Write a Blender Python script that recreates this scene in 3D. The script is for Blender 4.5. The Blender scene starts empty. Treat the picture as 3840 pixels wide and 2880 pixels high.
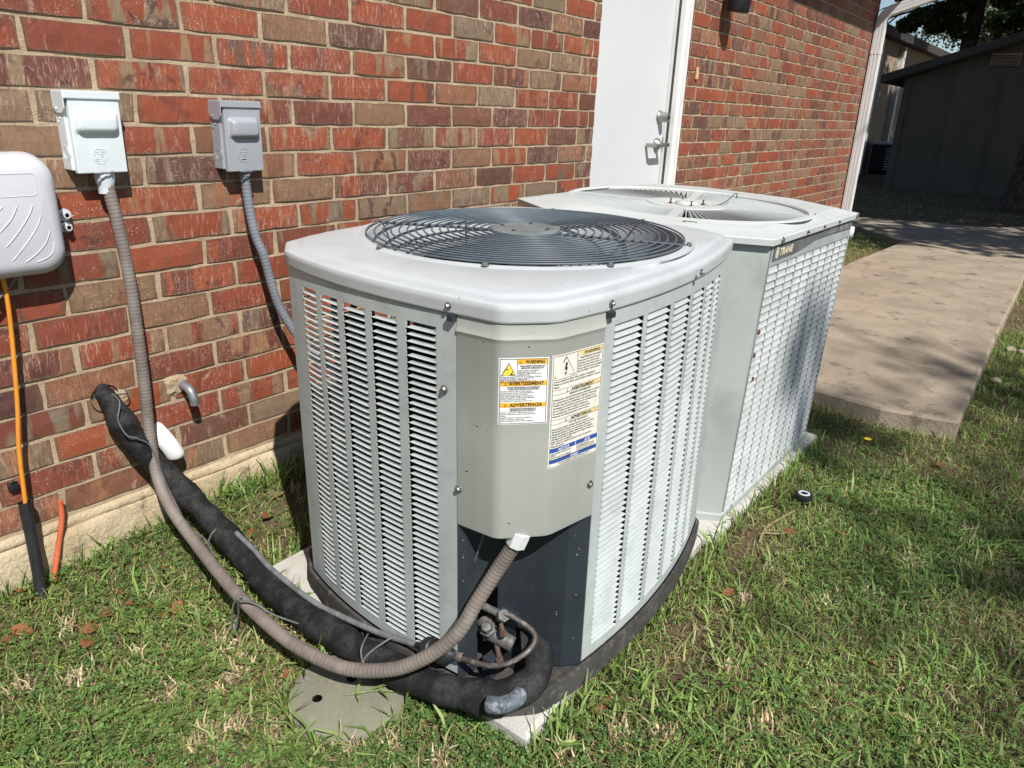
import bpy, bmesh, math, random
import numpy as np
from mathutils import Vector, Matrix
random.seed(7); RNG = np.random.default_rng(11)
sc = bpy.context.scene
C = sc.collection

# ------------------------------------------------------------------ camera, sky, sun, exposure
YAW, PIT, ROL = math.radians(53.208), math.radians(-20.282), math.radians(2.237)
fw = Vector((math.sin(YAW)*math.cos(PIT), math.cos(YAW)*math.cos(PIT), math.sin(PIT)))
rt = Vector((math.cos(YAW), -math.sin(YAW), 0)); up = rt.cross(fw)
r2 = rt*math.cos(ROL)+up*math.sin(ROL); u2 = -rt*math.sin(ROL)+up*math.cos(ROL)
cam = bpy.data.cameras.new('camera'); cam_o = bpy.data.objects.new('camera', cam); C.objects.link(cam_o)
mw = Matrix((r2, u2, -fw)).transposed().to_4x4(); mw.translation = (0, -1.7597, 0.9406)
cam_o.matrix_world = mw
cam.sensor_width = 36; cam.lens = 2797.5/3840*36; cam.clip_start = 0.02; cam.clip_end = 400
sc.camera = cam_o
SUN_DIR = Vector((0.320, 0.575, -0.753)).normalized()          # the way the light travels
wd = bpy.data.worlds.new('World'); sc.world = wd; wd.use_nodes = True
nt = wd.node_tree; bg = nt.nodes['Background']; sky = nt.nodes.new('ShaderNodeTexSky')
sky.sky_type = 'NISHITA'; sky.sun_disc = False
sky.sun_elevation = math.asin(-SUN_DIR.z)
sky.sun_rotation = math.atan2(-SUN_DIR.x, -SUN_DIR.y)
sky.air_density = 1.0; sky.dust_density = 0.2; sky.ozone_density = 1.5
nt.links.new(sky.outputs[0], bg.inputs[0]); bg.inputs[1].default_value = 0.075
sl = bpy.data.lights.new('sun', 'SUN'); so = bpy.data.objects.new('sun', sl); C.objects.link(so)
sl.energy = 4.6; sl.angle = math.radians(0.53); sl.color = (1.0, 0.965, 0.915)
so.rotation_euler = SUN_DIR.to_track_quat('-Z', 'Y').to_euler()
so.location = (-3, -6, 9)
vs = sc.view_settings; vs.view_transform = 'Standard'; vs.look = 'None'; vs.exposure = 0.38; vs.gamma = 1
vs.use_curve_mapping = False
sc.cycles.max_bounces = 6; sc.cycles.diffuse_bounces = 3; sc.cycles.glossy_bounces = 3; sc.cycles.transmission_bounces = 3; sc.cycles.transparent_max_bounces = 4
sc.cycles.caustics_reflective = False; sc.cycles.caustics_refractive = False

# ------------------------------------------------------------------ helpers
class MB:
    def __init__(s): s.v = []; s.f = []; s.uv = []; s.mi = []; s.cm = 0
    def add(s, vs_, fs, uvs=None):
        b = len(s.v); s.v.extend(tuple(map(float, q)) for q in vs_)
        s.uv.extend(uvs if uvs is not None else [(0, 0)]*len(vs_))
        s.f.extend(tuple(i+b for i in q) for q in fs); s.mi.extend([s.cm]*len(fs)); return s
    def box(s, a, b):
        x0, y0, z0 = a; x1, y1, z1 = b
        return s.add([(x0,y0,z0),(x1,y0,z0),(x1,y1,z0),(x0,y1,z0),(x0,y0,z1),(x1,y0,z1),(x1,y1,z1),(x0,y1,z1)],
                     [(3,2,1,0),(4,5,6,7),(0,1,5,4),(1,2,6,5),(2,3,7,6),(3,0,4,7)])
    def cbox(s, a, b, r):
        """box with chamfered edges"""
        bm = bmesh.new(); m = MB().box(a, b)
        vv = [bm.verts.new(q) for q in m.v]
        for q in m.f: bm.faces.new([vv[i] for i in q])
        bmesh.ops.bevel(bm, geom=list(bm.edges), offset=r, segments=2, profile=0.5, affect='EDGES')
        bm.verts.index_update()
        s.add([q.co[:] for q in bm.verts], [[q.index for q in f.verts] for f in bm.faces]); bm.free(); return s
    def tube(s, path, r, n=10, caps=True, flat=1.0):
        P = [Vector(q) for q in path]; m = len(P)
        R = r if hasattr(r, '__len__') else [r]*m
        t0 = (P[1]-P[0]).normalized(); nrm = t0.orthogonal().normalized()
        vs_, fs = [], []
        for i in range(m):
            t = ((P[min(i+1, m-1)]-P[i]).normalized()+(P[i]-P[max(i-1, 0)]).normalized()) if 0 < i < m-1 else (P[1]-P[0] if i == 0 else P[-1]-P[-2])
            t.normalize(); nrm = (nrm-t*nrm.dot(t)).normalized(); bi = t.cross(nrm)
            for k in range(n):
                a = 2*math.pi*k/n
                vs_.append(P[i]+(nrm*math.cos(a)+bi*math.sin(a)*flat)*R[i])
        for i in range(m-1):
            for k in range(n):
                a, b = i*n+k, i*n+(k+1) % n
                fs.append((a, b, b+n, a+n))
        if caps: fs.append(tuple(reversed(range(n)))); fs.append(tuple(range((m-1)*n, m*n)))
        return s.add(vs_, fs)
    def lathe(s, prof, c, ax=(0,0,1), n=24, caps=False):
        """prof = (radius, height) pairs along axis ax from point c"""
        ax = Vector(ax).normalized(); e1 = ax.orthogonal().normalized(); e2 = ax.cross(e1); c = Vector(c)
        vs_ = [c+ax*h+(e1*math.cos(2*math.pi*k/n)+e2*math.sin(2*math.pi*k/n))*r for r, h in prof for k in range(n)]
        fs = [(i*n+k, i*n+(k+1) % n, (i+1)*n+(k+1) % n, (i+1)*n+k) for i in range(len(prof)-1) for k in range(n)]
        if caps: fs.append(tuple(reversed(range(n)))); fs.append(tuple(range((len(prof)-1)*n, len(prof)*n)))
        return s.add(vs_, fs)
    def prism(s, poly, z0, z1):
        n = len(poly)
        vs_ = [(x, y, z0) for x, y in poly]+[(x, y, z1) for x, y in poly]
        return s.add(vs_, [tuple(reversed(range(n))), tuple(range(n, 2*n))]+[(i, (i+1) % n, n+(i+1) % n, n+i) for i in range(n)])
    def rings(s, rings, close=True, cap0=False, cap1=False):
        n = len(rings[0]); vs_ = [q for r in rings for q in r]; m = n if close else n-1
        fs = [(i*n+k, i*n+(k+1) % n, (i+1)*n+(k+1) % n, (i+1)*n+k) for i in range(len(rings)-1) for k in range(m)]
        if cap0: fs.append(tuple(reversed(range(n))))
        if cap1: fs.append(tuple(range((len(rings)-1)*n, len(rings)*n)))
        return s.add(vs_, fs)
    def sheet(s, pts, z0, z1, th, inward):
        """vertical sheet following plan polyline pts, thickness th towards plan vectors inward(i)"""
        fr = [(x, y) for x, y in pts]; bk = [(x+inward[i][0]*th, y+inward[i][1]*th) for i, (x, y) in enumerate(pts)]
        n = len(fr); vs_ = [(x, y, z0) for x, y in fr]+[(x, y, z1) for x, y in fr]+[(x, y, z0) for x, y in bk]+[(x, y, z1) for x, y in bk]
        fs = []
        for i in range(n-1):
            fs += [(i, i+1, n+i+1, n+i), (2*n+i+1, 2*n+i, 3*n+i, 3*n+i+1), (n+i, n+i+1, 3*n+i+1, 3*n+i), (i+1, i, 2*n+i, 2*n+i+1)]
        fs += [(0, n, 3*n, 2*n), (n-1, 3*n-1, 4*n-1, 2*n-1)]
        return s.add(vs_, fs)
    def mesh(s, name, mats, off=(0,0,0), smooth=0):
        me = bpy.data.meshes.new(name)
        ox, oy, oz = off
        me.from_pydata([(x-ox, y-oy, z-oz) for x, y, z in s.v], [], s.f)
        for m in (mats if isinstance(mats, (list, tuple)) else [mats]): me.materials.append(m)
        if max(s.mi, default=0): me.polygons.foreach_set('material_index', s.mi)
        if any(q != (0, 0) for q in s.uv):
            ul = me.uv_layers.new(name='UVMap'); li = np.empty(len(me.loops), np.int32); me.loops.foreach_get('vertex_index', li)
            ul.data.foreach_set('uv', np.array(s.uv, np.float32)[li].ravel())
        me.validate(); me.update()
        if smooth:
            me.polygons.foreach_set('use_smooth', [True]*len(me.polygons)); me.set_sharp_from_angle(angle=math.radians(smooth))
        return me

def link(name, me, parent=None):
    o = bpy.data.objects.new(name, me); C.objects.link(o); o.parent = parent; return o
def tag(o, label=None, cat=None, group=None, kind=None):
    if label: o['label'] = label
    if cat: o['category'] = cat
    if group: o['group'] = group
    if kind: o['kind'] = kind
    return o
ROOT = {}
def thing(name, label, cat, loc, group=None):
    o = bpy.data.objects.new(name, None); C.objects.link(o); o.location = loc; o.empty_display_size = 0.1
    ROOT[o.name] = Vector(loc); tag(o, label, cat, group); return o
def part(parent, name, mb, mat, smooth=0):
    r = parent
    while r.parent: r = r.parent
    return link(name, mb.mesh(name, mat, ROOT[r.name], smooth), parent)
def solo(name, mb, mat, label=None, cat=None, group=None, kind=None, smooth=0, loc=(0,0,0)):
    o = link(name, mb.mesh(name, mat, loc, smooth)); o.location = loc; return tag(o, label, cat, group, kind)
def crom(P, k=6):
    P = [Vector(q) for q in P]; out = []
    for i in range(len(P)-1):
        a, b, c, d = P[max(i-1, 0)], P[i], P[i+1], P[min(i+2, len(P)-1)]
        for j in range(k):
            t = j/k
            out.append(0.5*((2*b)+(c-a)*t+(2*a-5*b+4*c-d)*t*t+(3*b-a-3*c+d)*t**3))
    out.append(P[-1]); return out
def resample(P, step):
    P = [Vector(q) for q in P]; L = [0]
    for i in range(1, len(P)): L.append(L[-1]+(P[i]-P[i-1]).length)
    n = max(2, int(L[-1]/step)); out = []; j = 0
    for i in range(n+1):
        d = L[-1]*i/n
        while j < len(P)-2 and L[j+1] < d: j += 1
        out.append(P[j].lerp(P[j+1], (d-L[j])/max(1e-9, L[j+1]-L[j])))
    return out

# ------------------------------------------------------------------ materials
class NT:
    def __init__(s, name):
        s.m = bpy.data.materials.new(name); s.m.use_nodes = True; s.t = s.m.node_tree
        s.b = s.t.nodes['Principled BSDF']; s.out = s.t.nodes['Material Output']
    def n(s, ty, **kw):
        x = s.t.nodes.new(ty)
        for k, v in kw.items(): setattr(x, k, v)
        return x
    def l(s, a, b): s.t.links.new(a, b)
    def val(s, sock, v):
        if hasattr(v, 'is_output') or isinstance(v, bpy.types.NodeSocket): s.l(v, sock)
        else: sock.default_value = v
    def math(s, op, a, b=0.0, c=0.0, clamp=False):
        x = s.n('ShaderNodeMath', operation=op, use_clamp=clamp)
        for i, v in enumerate((a, b, c)): s.val(x.inputs[i], v)
        return x.outputs[0]
    def sstep(s, v, lo, hi):
        x = s.n('ShaderNodeMapRange', interpolation_type='SMOOTHSTEP'); s.val(x.inputs[0], v); x.inputs[1].default_value = lo; x.inputs[2].default_value = hi
        return x.outputs[0]
    def mix(s, fac, a, b, mode='MIX'):
        x = s.n('ShaderNodeMix', data_type='RGBA', blend_type=mode)
        s.val(x.inputs[0], fac)
        for i, v in ((6, a), (7, b)):
            if isinstance(v, (tuple, list)): v = (*v[:3], 1)
            s.val(x.inputs[i], v)
        return x.outputs[2]
    def noise(s, vec, scale, detail=3, rough=0.55, dist=0.0):
        x = s.n('ShaderNodeTexNoise'); s.l(vec, x.inputs['Vector']); x.inputs['Scale'].default_value = scale
        x.inputs['Detail'].default_value = detail; x.inputs['Roughness'].default_value = rough; x.inputs['Distortion'].default_value = dist
        return x.outputs[0]
    def ramp(s, fac, stops, interp='LINEAR'):
        x = s.n('ShaderNodeValToRGB'); s.l(fac, x.inputs[0]); cr = x.color_ramp; cr.interpolation = interp
        while len(cr.elements) < len(stops): cr.elements.new(0.5)
        for e, (p_, c_) in zip(cr.elements, stops): e.position = p_; e.color = (*c_[:3], 1)
        return x.outputs[0]
    def bump(s, h, strength, dist=0.002):
        x = s.n('ShaderNodeBump'); s.l(h, x.inputs['Height']); x.inputs['Strength'].default_value = strength; x.inputs['Distance'].default_value = dist
        s.l(x.outputs[0], s.b.inputs['Normal'])
    def combine(s, x_, y_, z_):
        x = s.n('ShaderNodeCombineXYZ')
        for i, v in enumerate((x_, y_, z_)): s.val(x.inputs[i], v)
        return x.outputs[0]
def mat(name, col, rough=0.5, metal=0.0, var=0.10, vs_=6.0, col2=None, spots=None, bump=0.0, bs=300.0, spec=0.4, streak=0.0, grime=None, world=False):
    N = NT(name); tc = N.n('ShaderNodeNewGeometry').outputs['Position'] if world else N.n('ShaderNodeTexCoord').outputs['Object']
    f = N.noise(tc, vs_, 4, 0.6)
    c2 = col2 or tuple(x*(1-2.2*var) for x in col)
    c1 = col if col2 else tuple(min(1, x*(1+var)) for x in col)
    c = N.mix(N.sstep(f, 0.3, 0.7), c1, c2)
    if grime:   # (colour, scale, lo, hi)
        c = N.mix(N.math('MULTIPLY', N.sstep(N.noise(tc, grime[1], 6, 0.65), grime[2], grime[3]), grime[4] if len(grime) > 4 else 0.8), c, grime[0])
    if streak:
        mp = N.n('ShaderNodeMapping'); N.l(tc, mp.inputs[0]); mp.inputs['Scale'].default_value = (22, 22, 1.3)
        c = N.mix(N.math('MULTIPLY', N.sstep(N.noise(mp.outputs[0], 1.0, 3), 0.5, 0.75), streak), c, tuple(x*0.6 for x in col))
    if spots:   # (colour, scale, threshold)
        c = N.mix(N.sstep(N.noise(tc, spots[1], 2, 0.5), spots[2], spots[2]+0.03), c, spots[0])
    N.l(c, N.b.inputs['Base Color'])
    N.b.inputs['Roughness'].default_value = rough; N.b.inputs['Metallic'].default_value = metal; N.b.inputs['Specular IOR Level'].default_value = spec
    if bump: N.bump(N.noise(tc, bs, 4, 0.6), bump, 0.001)
    return N.m

def brick_mat(name, per_object):
    N = NT(name); uv = N.n('ShaderNodeUVMap'); uv.uv_map = 'UVMap'
    sep = N.n('ShaderNodeSeparateXYZ'); N.l(uv.outputs[0], sep.inputs[0]); u, v = sep.outputs[0], sep.outputs[1]
    if per_object: rnd = N.n('ShaderNodeObjectInfo').outputs['Random']
    else:
        at = N.n('ShaderNodeAttribute'); at.attribute_name = 'rnd'; rnd = at.outputs['Fac']
    def R(i):
        w = N.n('ShaderNodeTexWhiteNoise', noise_dimensions='1D'); N.l(N.math('MULTIPLY_ADD', rnd, 173.3, 3.1*i), w.inputs['W']); return w.outputs['Value']
    off = N.math('MULTIPLY', rnd, 97.0)
    vec = N.combine(u, v, off)
    base = N.ramp(R(1), [(0.0, (0.250, 0.064, 0.034)), (0.17, (0.300, 0.080, 0.037)), (0.34, (0.235, 0.060, 0.034)), (0.50, (0.175, 0.060, 0.040)),
                         (0.61, (0.110, 0.052, 0.042)), (0.73, (0.250, 0.112, 0.062)), (0.86, (0.230, 0.148, 0.090)), (1.0, (0.195, 0.148, 0.098))])
    bandc = N.ramp(R(2), [(0.0, (0.225, 0.175, 0.115)), (0.3, (0.29, 0.17, 0.095)), (0.55, (0.31, 0.078, 0.036)), (0.8, (0.125, 0.054, 0.044)), (1.0, (0.22, 0.175, 0.12))])
    bv = N.combine(N.math('MULTIPLY', u, 17.0), N.math('MULTIPLY', v, 3.0), off)
    bm_ = N.math('MULTIPLY', N.sstep(N.noise(bv, 1.0, 2.0, 0.5, 0.3), 0.52, 0.57), N.sstep(R(3), 0.30, 0.34))
    c = N.mix(bm_, base, bandc)
    # smoky kiln marks
    sm = N.noise(N.combine(N.math('MULTIPLY', u, 19.0), N.math('MULTIPLY', v, 15.0), off), 1.0, 3.0, 0.5, 1.1)
    c = N.mix(N.math('MULTIPLY', N.sstep(sm, 0.55, 0.66), N.math('MULTIPLY', R(4), 0.85)), c, (0.070, 0.034, 0.030))
    # darker brown ends and edges
    e1 = N.math('MAXIMUM', N.sstep(N.math('ABSOLUTE', u), 0.083, 0.100), N.sstep(N.math('ABSOLUTE', v), 0.0235, 0.0290))
    c = N.mix(N.math('MULTIPLY', e1, 0.6), c, (0.14, 0.090, 0.062))
    # mineral wash, streaks and specks
    wash = N.noise(N.combine(N.math('MULTIPLY', u, 32.0), N.math('MULTIPLY', v, 20.0), off), 1.0, 4.0, 0.6, 0.8)
    wm = N.math('MULTIPLY', N.sstep(wash, 0.60, 0.74), N.math('MULTIPLY', N.sstep(R(5), 0.30, 0.75), 0.6))
    c = N.mix(wm, c, (0.52, 0.40, 0.33))
    st = N.noise(N.combine(N.math('MULTIPLY', u, 55.0), N.math('MULTIPLY', v, 12.0), off), 1.0, 2.0, 0.5, 1.2)
    sm2 = N.math('SUBTRACT', 1.0, N.sstep(N.math('ABSOLUTE', N.math('SUBTRACT', st, 0.5)), 0.004, 0.022))
    c = N.mix(N.math('MULTIPLY', sm2, N.math('MULTIPLY', N.sstep(R(6), 0.62, 0.8), 0.32)), c, (0.50, 0.38, 0.31))
    sp = N.noise(vec, 380.0, 1.0, 0.5); zone = N.sstep(N.noise(vec, 22.0, 2.0), 0.42, 0.6)
    c = N.mix(N.math('MULTIPLY', N.sstep(sp, 0.645, 0.69), N.math('MULTIPLY', zone, N.sstep(R(7), 0.35, 0.6))), c, (0.60, 0.46, 0.35))
    dr = N.noise(N.combine(N.math('MULTIPLY', u, 230.0), N.math('MULTIPLY', v, 26.0), off), 1.0, 2.0, 0.6)
    c = N.mix(N.math('MULTIPLY', N.sstep(dr, 0.55, 0.72), N.math('MULTIPLY', N.sstep(R(8), 0.25, 0.9), 0.7)), c, (0.48, 0.33, 0.25))
    c = N.mix(N.math('MULTIPLY', N.sstep(dr, 0.46, 0.30), N.math('MULTIPLY', R(9), 0.5)), c, (0.085, 0.045, 0.038))
    pit = N.noise(vec, 330.0, 2.0, 0.6)
    c = N.mix(N.math('MULTIPLY', N.sstep(pit, 0.62, 0.72), 0.55), c, (0.07, 0.04, 0.032))
    gr = N.noise(vec, 120.0, 5.0, 0.65)
    c = N.mix(0.5, c, N.mix(gr, (0.30, 0.26, 0.24), (0.72, 0.70, 0.68)), 'OVERLAY')
    N.l(c, N.b.inputs['Base Color']); N.b.inputs['Roughness'].default_value = 0.62; N.b.inputs['Specular IOR Level'].default_value = 0.35
    h = N.math('ADD', gr, N.math('MULTIPLY', N.noise(N.combine(N.math('MULTIPLY', u, 60.0), N.math('MULTIPLY', v, 18.0), off), 1.0, 3.0), 1.2))
    N.bump(h, 0.55, 0.0016)
    return N.m
M_BRICK = brick_mat('brick_fired_clay', True); M_BRICK2 = brick_mat('brick_fired_clay_joined', False)
def rough_mat(name, c1, c2, c3, s1, s2, bump, bdist, bs=180.0, rough=0.9):
    N = NT(name); tc = N.n('ShaderNodeTexCoord').outputs['Object']
    c = N.mix(N.sstep(N.noise(tc, s1, 5, 0.6), 0.35, 0.65), c1, c2)
    c = N.mix(N.sstep(N.noise(tc, s2, 5, 0.65), 0.55, 0.70), c, c3)
    c = N.mix(0.6, c, N.mix(N.noise(tc, bs*1.7, 3, 0.6), (0.25,)*3, (0.75,)*3), 'OVERLAY')
    N.l(c, N.b.inputs['Base Color']); N.b.inputs['Roughness'].default_value = rough; N.b.inputs['Specular IOR Level'].default_value = 0.2
    h = N.math('ADD', N.noise(tc, bs, 6, 0.7), N.math('MULTIPLY', N.noise(tc, bs*0.2, 4, 0.6), 1.5))
    N.bump(h, bump, bdist); return N.m
M_MORTAR = rough_mat('mortar_sandy', (0.49, 0.375, 0.245), (0.39, 0.295, 0.195), (0.53, 0.43, 0.30), 9, 30, 0.8, 0.003, 260)
M_FOUND = rough_mat('foundation_concrete', (0.56, 0.46, 0.31), (0.47, 0.365, 0.225), (0.25, 0.20, 0.135), 7, 13, 1.0, 0.006, 90)
M_WALK = rough_mat('walkway_concrete', (0.375, 0.305, 0.228), (0.295, 0.240, 0.178), (0.175, 0.142, 0.106), 4.5, 8.0, 0.9, 0.004, 120)
M_PAD = rough_mat('pad_concrete', (0.54, 0.52, 0.475), (0.46, 0.435, 0.385), (0.38, 0.35, 0.30), 8, 18, 0.5, 0.002, 200)
M_SOIL = rough_mat('soil', (0.155, 0.105, 0.066), (0.12, 0.085, 0.050), (0.18, 0.15, 0.085), 5, 12, 1.0, 0.012, 60, 1.0)

M_COVER = mat('unit_cover_paint', (0.505, 0.530, 0.535), 0.42, var=0.03, vs_=3, spots=((0.30, 0.30, 0.29), 60, 0.745), grime=((0.42, 0.435, 0.435), 11, 0.46, 0.74, 0.6), bump=0.05, bs=500)
M_LOUV = mat('louver_paint', (0.455, 0.49, 0.475), 0.45, var=0.05, vs_=5, grime=((0.34, 0.37, 0.365), 18, 0.48, 0.72, 0.7), streak=0.22, spots=((0.22, 0.21, 0.19), 70, 0.76), world=True)
M_CTRL = mat('control_box_paint', (0.372, 0.382, 0.345), 0.40, var=0.025, vs_=4, grime=((0.31, 0.31, 0.29), 10, 0.5, 0.75, 0.5), spots=((0.14, 0.14, 0.13), 52, 0.765), streak=0.10)
M_DARKSTEEL = mat('dark_steel_panel', (0.026, 0.033, 0.040), 0.42, var=0.10, vs_=7, spots=((0.55, 0.55, 0.55), 120, 0.755), grime=((0.05, 0.055, 0.058), 20, 0.5, 0.75, 0.5))
M_PAN = mat('base_pan_plastic', (0.060, 0.056, 0.052), 0.75, var=0.15, vs_=14, grime=((0.19, 0.165, 0.13), 40, 0.5, 0.72, 0.7), bump=0.3, bs=220)
M_WIRE = mat('grille_wire_coating', (0.105, 0.130, 0.150), 0.38, var=0.08, vs_=12)
M_HUB = mat('grille_hub_zinc', (0.22, 0.25, 0.25), 0.5, 0.25, var=0.1, vs_=20, grime=((0.30, 0.17, 0.08), 24, 0.60, 0.70, 0.8))
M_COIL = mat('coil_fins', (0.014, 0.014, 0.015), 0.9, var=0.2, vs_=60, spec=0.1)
M_SCREW = mat('zinc_screw', (0.42, 0.42, 0.41), 0.28, 0.9, var=0.1, vs_=80)
M_BLADE = mat('fan_blade_metal', (0.30, 0.30, 0.29), 0.45, 0.4, var=0.1)
M_OLDW = mat('weathered_white_paint', (0.53, 0.555, 0.54), 0.5, var=0.03, vs_=4, grime=((0.44, 0.42, 0.36), 8, 0.52, 0.75, 0.55))
M_OLDG = mat('weathered_pale_green_paint', (0.40, 0.435, 0.405), 0.5, var=0.05, vs_=3, grime=((0.28, 0.30, 0.28), 5, 0.5, 0.7, 0.6), streak=0.12)
M_OLDL = mat('weathered_louver_paint', (0.54, 0.56, 0.55), 0.5, var=0.06, vs_=5, grime=((0.36, 0.38, 0.37), 12, 0.48, 0.72, 0.7), streak=0.15, world=True)
M_OLDBAR = mat('weathered_bar_shade_paint', (0.37, 0.40, 0.405), 0.5, var=0.06, vs_=8, world=True)  # darker than the louvers: the bars' shade is put into this colour
M_BADGE = mat('badge_dark_grey', (0.135, 0.137, 0.145), 0.6, var=0.12, vs_=20)
M_CREAM = mat('badge_cream_print', (0.75, 0.66, 0.48), 0.6, var=0.05)
M_SILVER = mat('badge_silver_print', (0.50, 0.50, 0.51), 0.5, var=0.1)
M_BOX1 = mat('disconnect_box_pale_paint', (0.66, 0.71, 0.72), 0.42, var=0.03, vs_=10, spots=((0.25, 0.22, 0.2), 60, 0.79))
M_BOX2 = mat('disconnect_box_grey_paint', (0.335, 0.345, 0.375), 0.38, var=0.03, vs_=10)
M_COND1 = mat('conduit_pvc_dusty', (0.205, 0.172, 0.150), 0.6, var=0.12, vs_=12, grime=((0.28, 0.245, 0.21), 25, 0.5, 0.7, 0.6))
M_COND2 = mat('conduit_pvc_grey', (0.20, 0.215, 0.245), 0.5, var=0.06, vs_=15)
def foam_mat():
    N = NT('black_foam_insulation'); tc = N.n('ShaderNodeTexCoord').outputs['Object']
    w = N.n('ShaderNodeMix', data_type='VECTOR'); w.inputs[0].default_value = 0.02; N.l(tc, w.inputs[4])
    nn = N.n('ShaderNodeTexNoise'); N.l(tc, nn.inputs['Vector']); nn.inputs['Scale'].default_value = 40; N.l(nn.outputs['Color'], w.inputs[5])
    v = N.n('ShaderNodeTexVoronoi', feature='DISTANCE_TO_EDGE'); N.l(w.outputs[1], v.inputs['Vector']); v.inputs['Scale'].default_value = 48
    v2 = N.n('ShaderNodeTexVoronoi', feature='DISTANCE_TO_EDGE'); N.l(w.outputs[1], v2.inputs['Vector']); v2.inputs['Scale'].default_value = 190
    cr = N.math('MULTIPLY', N.sstep(v.outputs[0], 0.0, 0.05), N.math('ADD', 0.6, N.math('MULTIPLY', N.sstep(v2.outputs[0], 0.0, 0.12), 0.4)))
    big = N.sstep(N.noise(tc, 22, 5, 0.65), 0.42, 0.62)
    c = N.mix(big, (0.012, 0.012, 0.013), (0.040, 0.039, 0.038)); c = N.mix(cr, (0.013, 0.013, 0.013), c)
    N.l(c, N.b.inputs['Base Color']); N.b.inputs['Roughness'].default_value = 0.75; N.b.inputs['Specular IOR Level'].default_value = 0.25
    N.bump(N.math('ADD', N.math('MULTIPLY', cr, 0.5), N.noise(tc, 90, 5, 0.7)), 0.5, 0.002); return N.m
M_FOAM = foam_mat()
M_COPPER = mat('tarnished_copper', (0.115, 0.092, 0.080), 0.6, 0.3, var=0.2, vs_=40, grime=((0.26, 0.25, 0.24), 60, 0.48, 0.65, 0.7))
M_LINE = mat('weathered_line_tube', (0.20, 0.21, 0.22), 0.65, 0.2, var=0.15, vs_=40, grime=((0.14, 0.12, 0.10), 50, 0.5, 0.7, 0.7))
M_BRASS = mat('dull_brass_valve', (0.13, 0.125, 0.118), 0.6, 0.25, var=0.2, vs_=60, grime=((0.28, 0.28, 0.27), 70, 0.5, 0.7, 0.7))
M_CAP = mat('brown_valve_cap', (0.13, 0.085, 0.066), 0.55, 0.3, var=0.15, vs_=60)
M_BLACKP = mat('black_plastic', (0.020, 0.021, 0.024), 0.45, var=0.15, vs_=30)
M_CABLE = mat('grey_wire', (0.13, 0.135, 0.14), 0.5, var=0.15, vs_=30)
M_ORANGE = mat('orange_cable_jacket', (0.72, 0.27, 0.03), 0.4, var=0.05, vs_=20)
M_REDTUBE = mat('red_orange_tube', (0.60, 0.13, 0.055), 0.5, var=0.1, vs_=20)
M_BOXW = mat('utility_box_plastic', (0.60, 0.605, 0.64), 0.35, var=0.02, vs_=5, grime=((0.50, 0.51, 0.53), 14, 0.55, 0.75, 0.5))
M_WHITEP = mat('white_pvc', (0.75, 0.76, 0.76), 0.35, var=0.03)
M_WHITE = mat('white_door_paint', (0.635, 0.65, 0.655), 0.40, var=0.02, vs_=2, grime=((0.72, 0.73, 0.73), 4, 0.5, 0.8, 0.5))
M_FRAME = mat('worn_white_frame_paint', (0.76, 0.755, 0.73), 0.5, var=0.03, vs_=6, grime=((0.45, 0.40, 0.33), 22, 0.62, 0.74, 0.7))
M_NICKEL = mat('satin_nickel', (0.40, 0.39, 0.38), 0.32, 0.8, var=0.05, vs_=30)
M_GALV = mat('galvanised_steel', (0.30, 0.31, 0.33), 0.42, 0.55, var=0.15, vs_=60)
M_LID = rough_mat('valve_lid_plastic', (0.235, 0.23, 0.165), (0.20, 0.195, 0.145), (0.27, 0.25, 0.19), 14, 30, 0.2, 0.0008, 300, 0.7)
M_DS = mat('downspout_white', (0.66, 0.66, 0.65), 0.45, var=0.04, vs_=3, streak=0.1)
M_SHED = mat('shed_siding_shade_paint', (0.105, 0.090, 0.070), 0.8, var=0.08, vs_=2)  # siding darker than its own beige; tree shade mixed into the colour
M_TRIMD = mat('dark_trim', (0.06, 0.055, 0.05), 0.8, var=0.1)
M_BEIGE = mat('beige_stucco', (0.36, 0.27, 0.19), 0.9, var=0.06, vs_=2)
M_ROOF = mat('roof_shingle', (0.10, 0.09, 0.08), 0.95, var=0.2, vs_=12)
M_BARK = mat('bark', (0.075, 0.055, 0.042), 0.95, var=0.3, vs_=14, bump=1.0, bs=30)
M_WOODP = mat('pale_wood_tab', (0.68, 0.50, 0.28), 0.7, var=0.08, vs_=60)
M_LBLW = mat('label_white', (0.80, 0.80, 0.78), 0.45, var=0.02, vs_=30)
M_LBLC = mat('label_faded_cream', (0.76, 0.73, 0.64), 0.5, var=0.03, vs_=40, grime=((0.62, 0.56, 0.44), 70, 0.55, 0.7, 0.5))
M_YEL = mat('label_amber', (0.85, 0.46, 0.045), 0.45, var=0.02)
M_YELT = mat('label_triangle_yellow', (0.82, 0.68, 0.06), 0.45, var=0.02)
M_YELF = mat('label_faded_yellow', (0.74, 0.57, 0.26), 0.5, var=0.08, vs_=60, grime=((0.76, 0.73, 0.64), 80, 0.5, 0.62, 0.7))
M_BLUE = mat('label_blue', (0.035, 0.085, 0.32), 0.45, var=0.05)
M_INK = mat('label_black_ink', (0.03, 0.03, 0.032), 0.5, var=0.05)
M_INKW = mat('label_white_ink', (0.80, 0.80, 0.80), 0.5, var=0.02)
M_GREENW = mat('green_wire', (0.03, 0.15, 0.10), 0.4, var=0.05)
M_HOLE = mat('black_hole', (0.004, 0.004, 0.004), 1.0, var=0.0, spec=0.0)
M_RUST = mat('rusty_bolt', (0.13, 0.065, 0.035), 0.7, 0.3, var=0.2, vs_=80)
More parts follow.
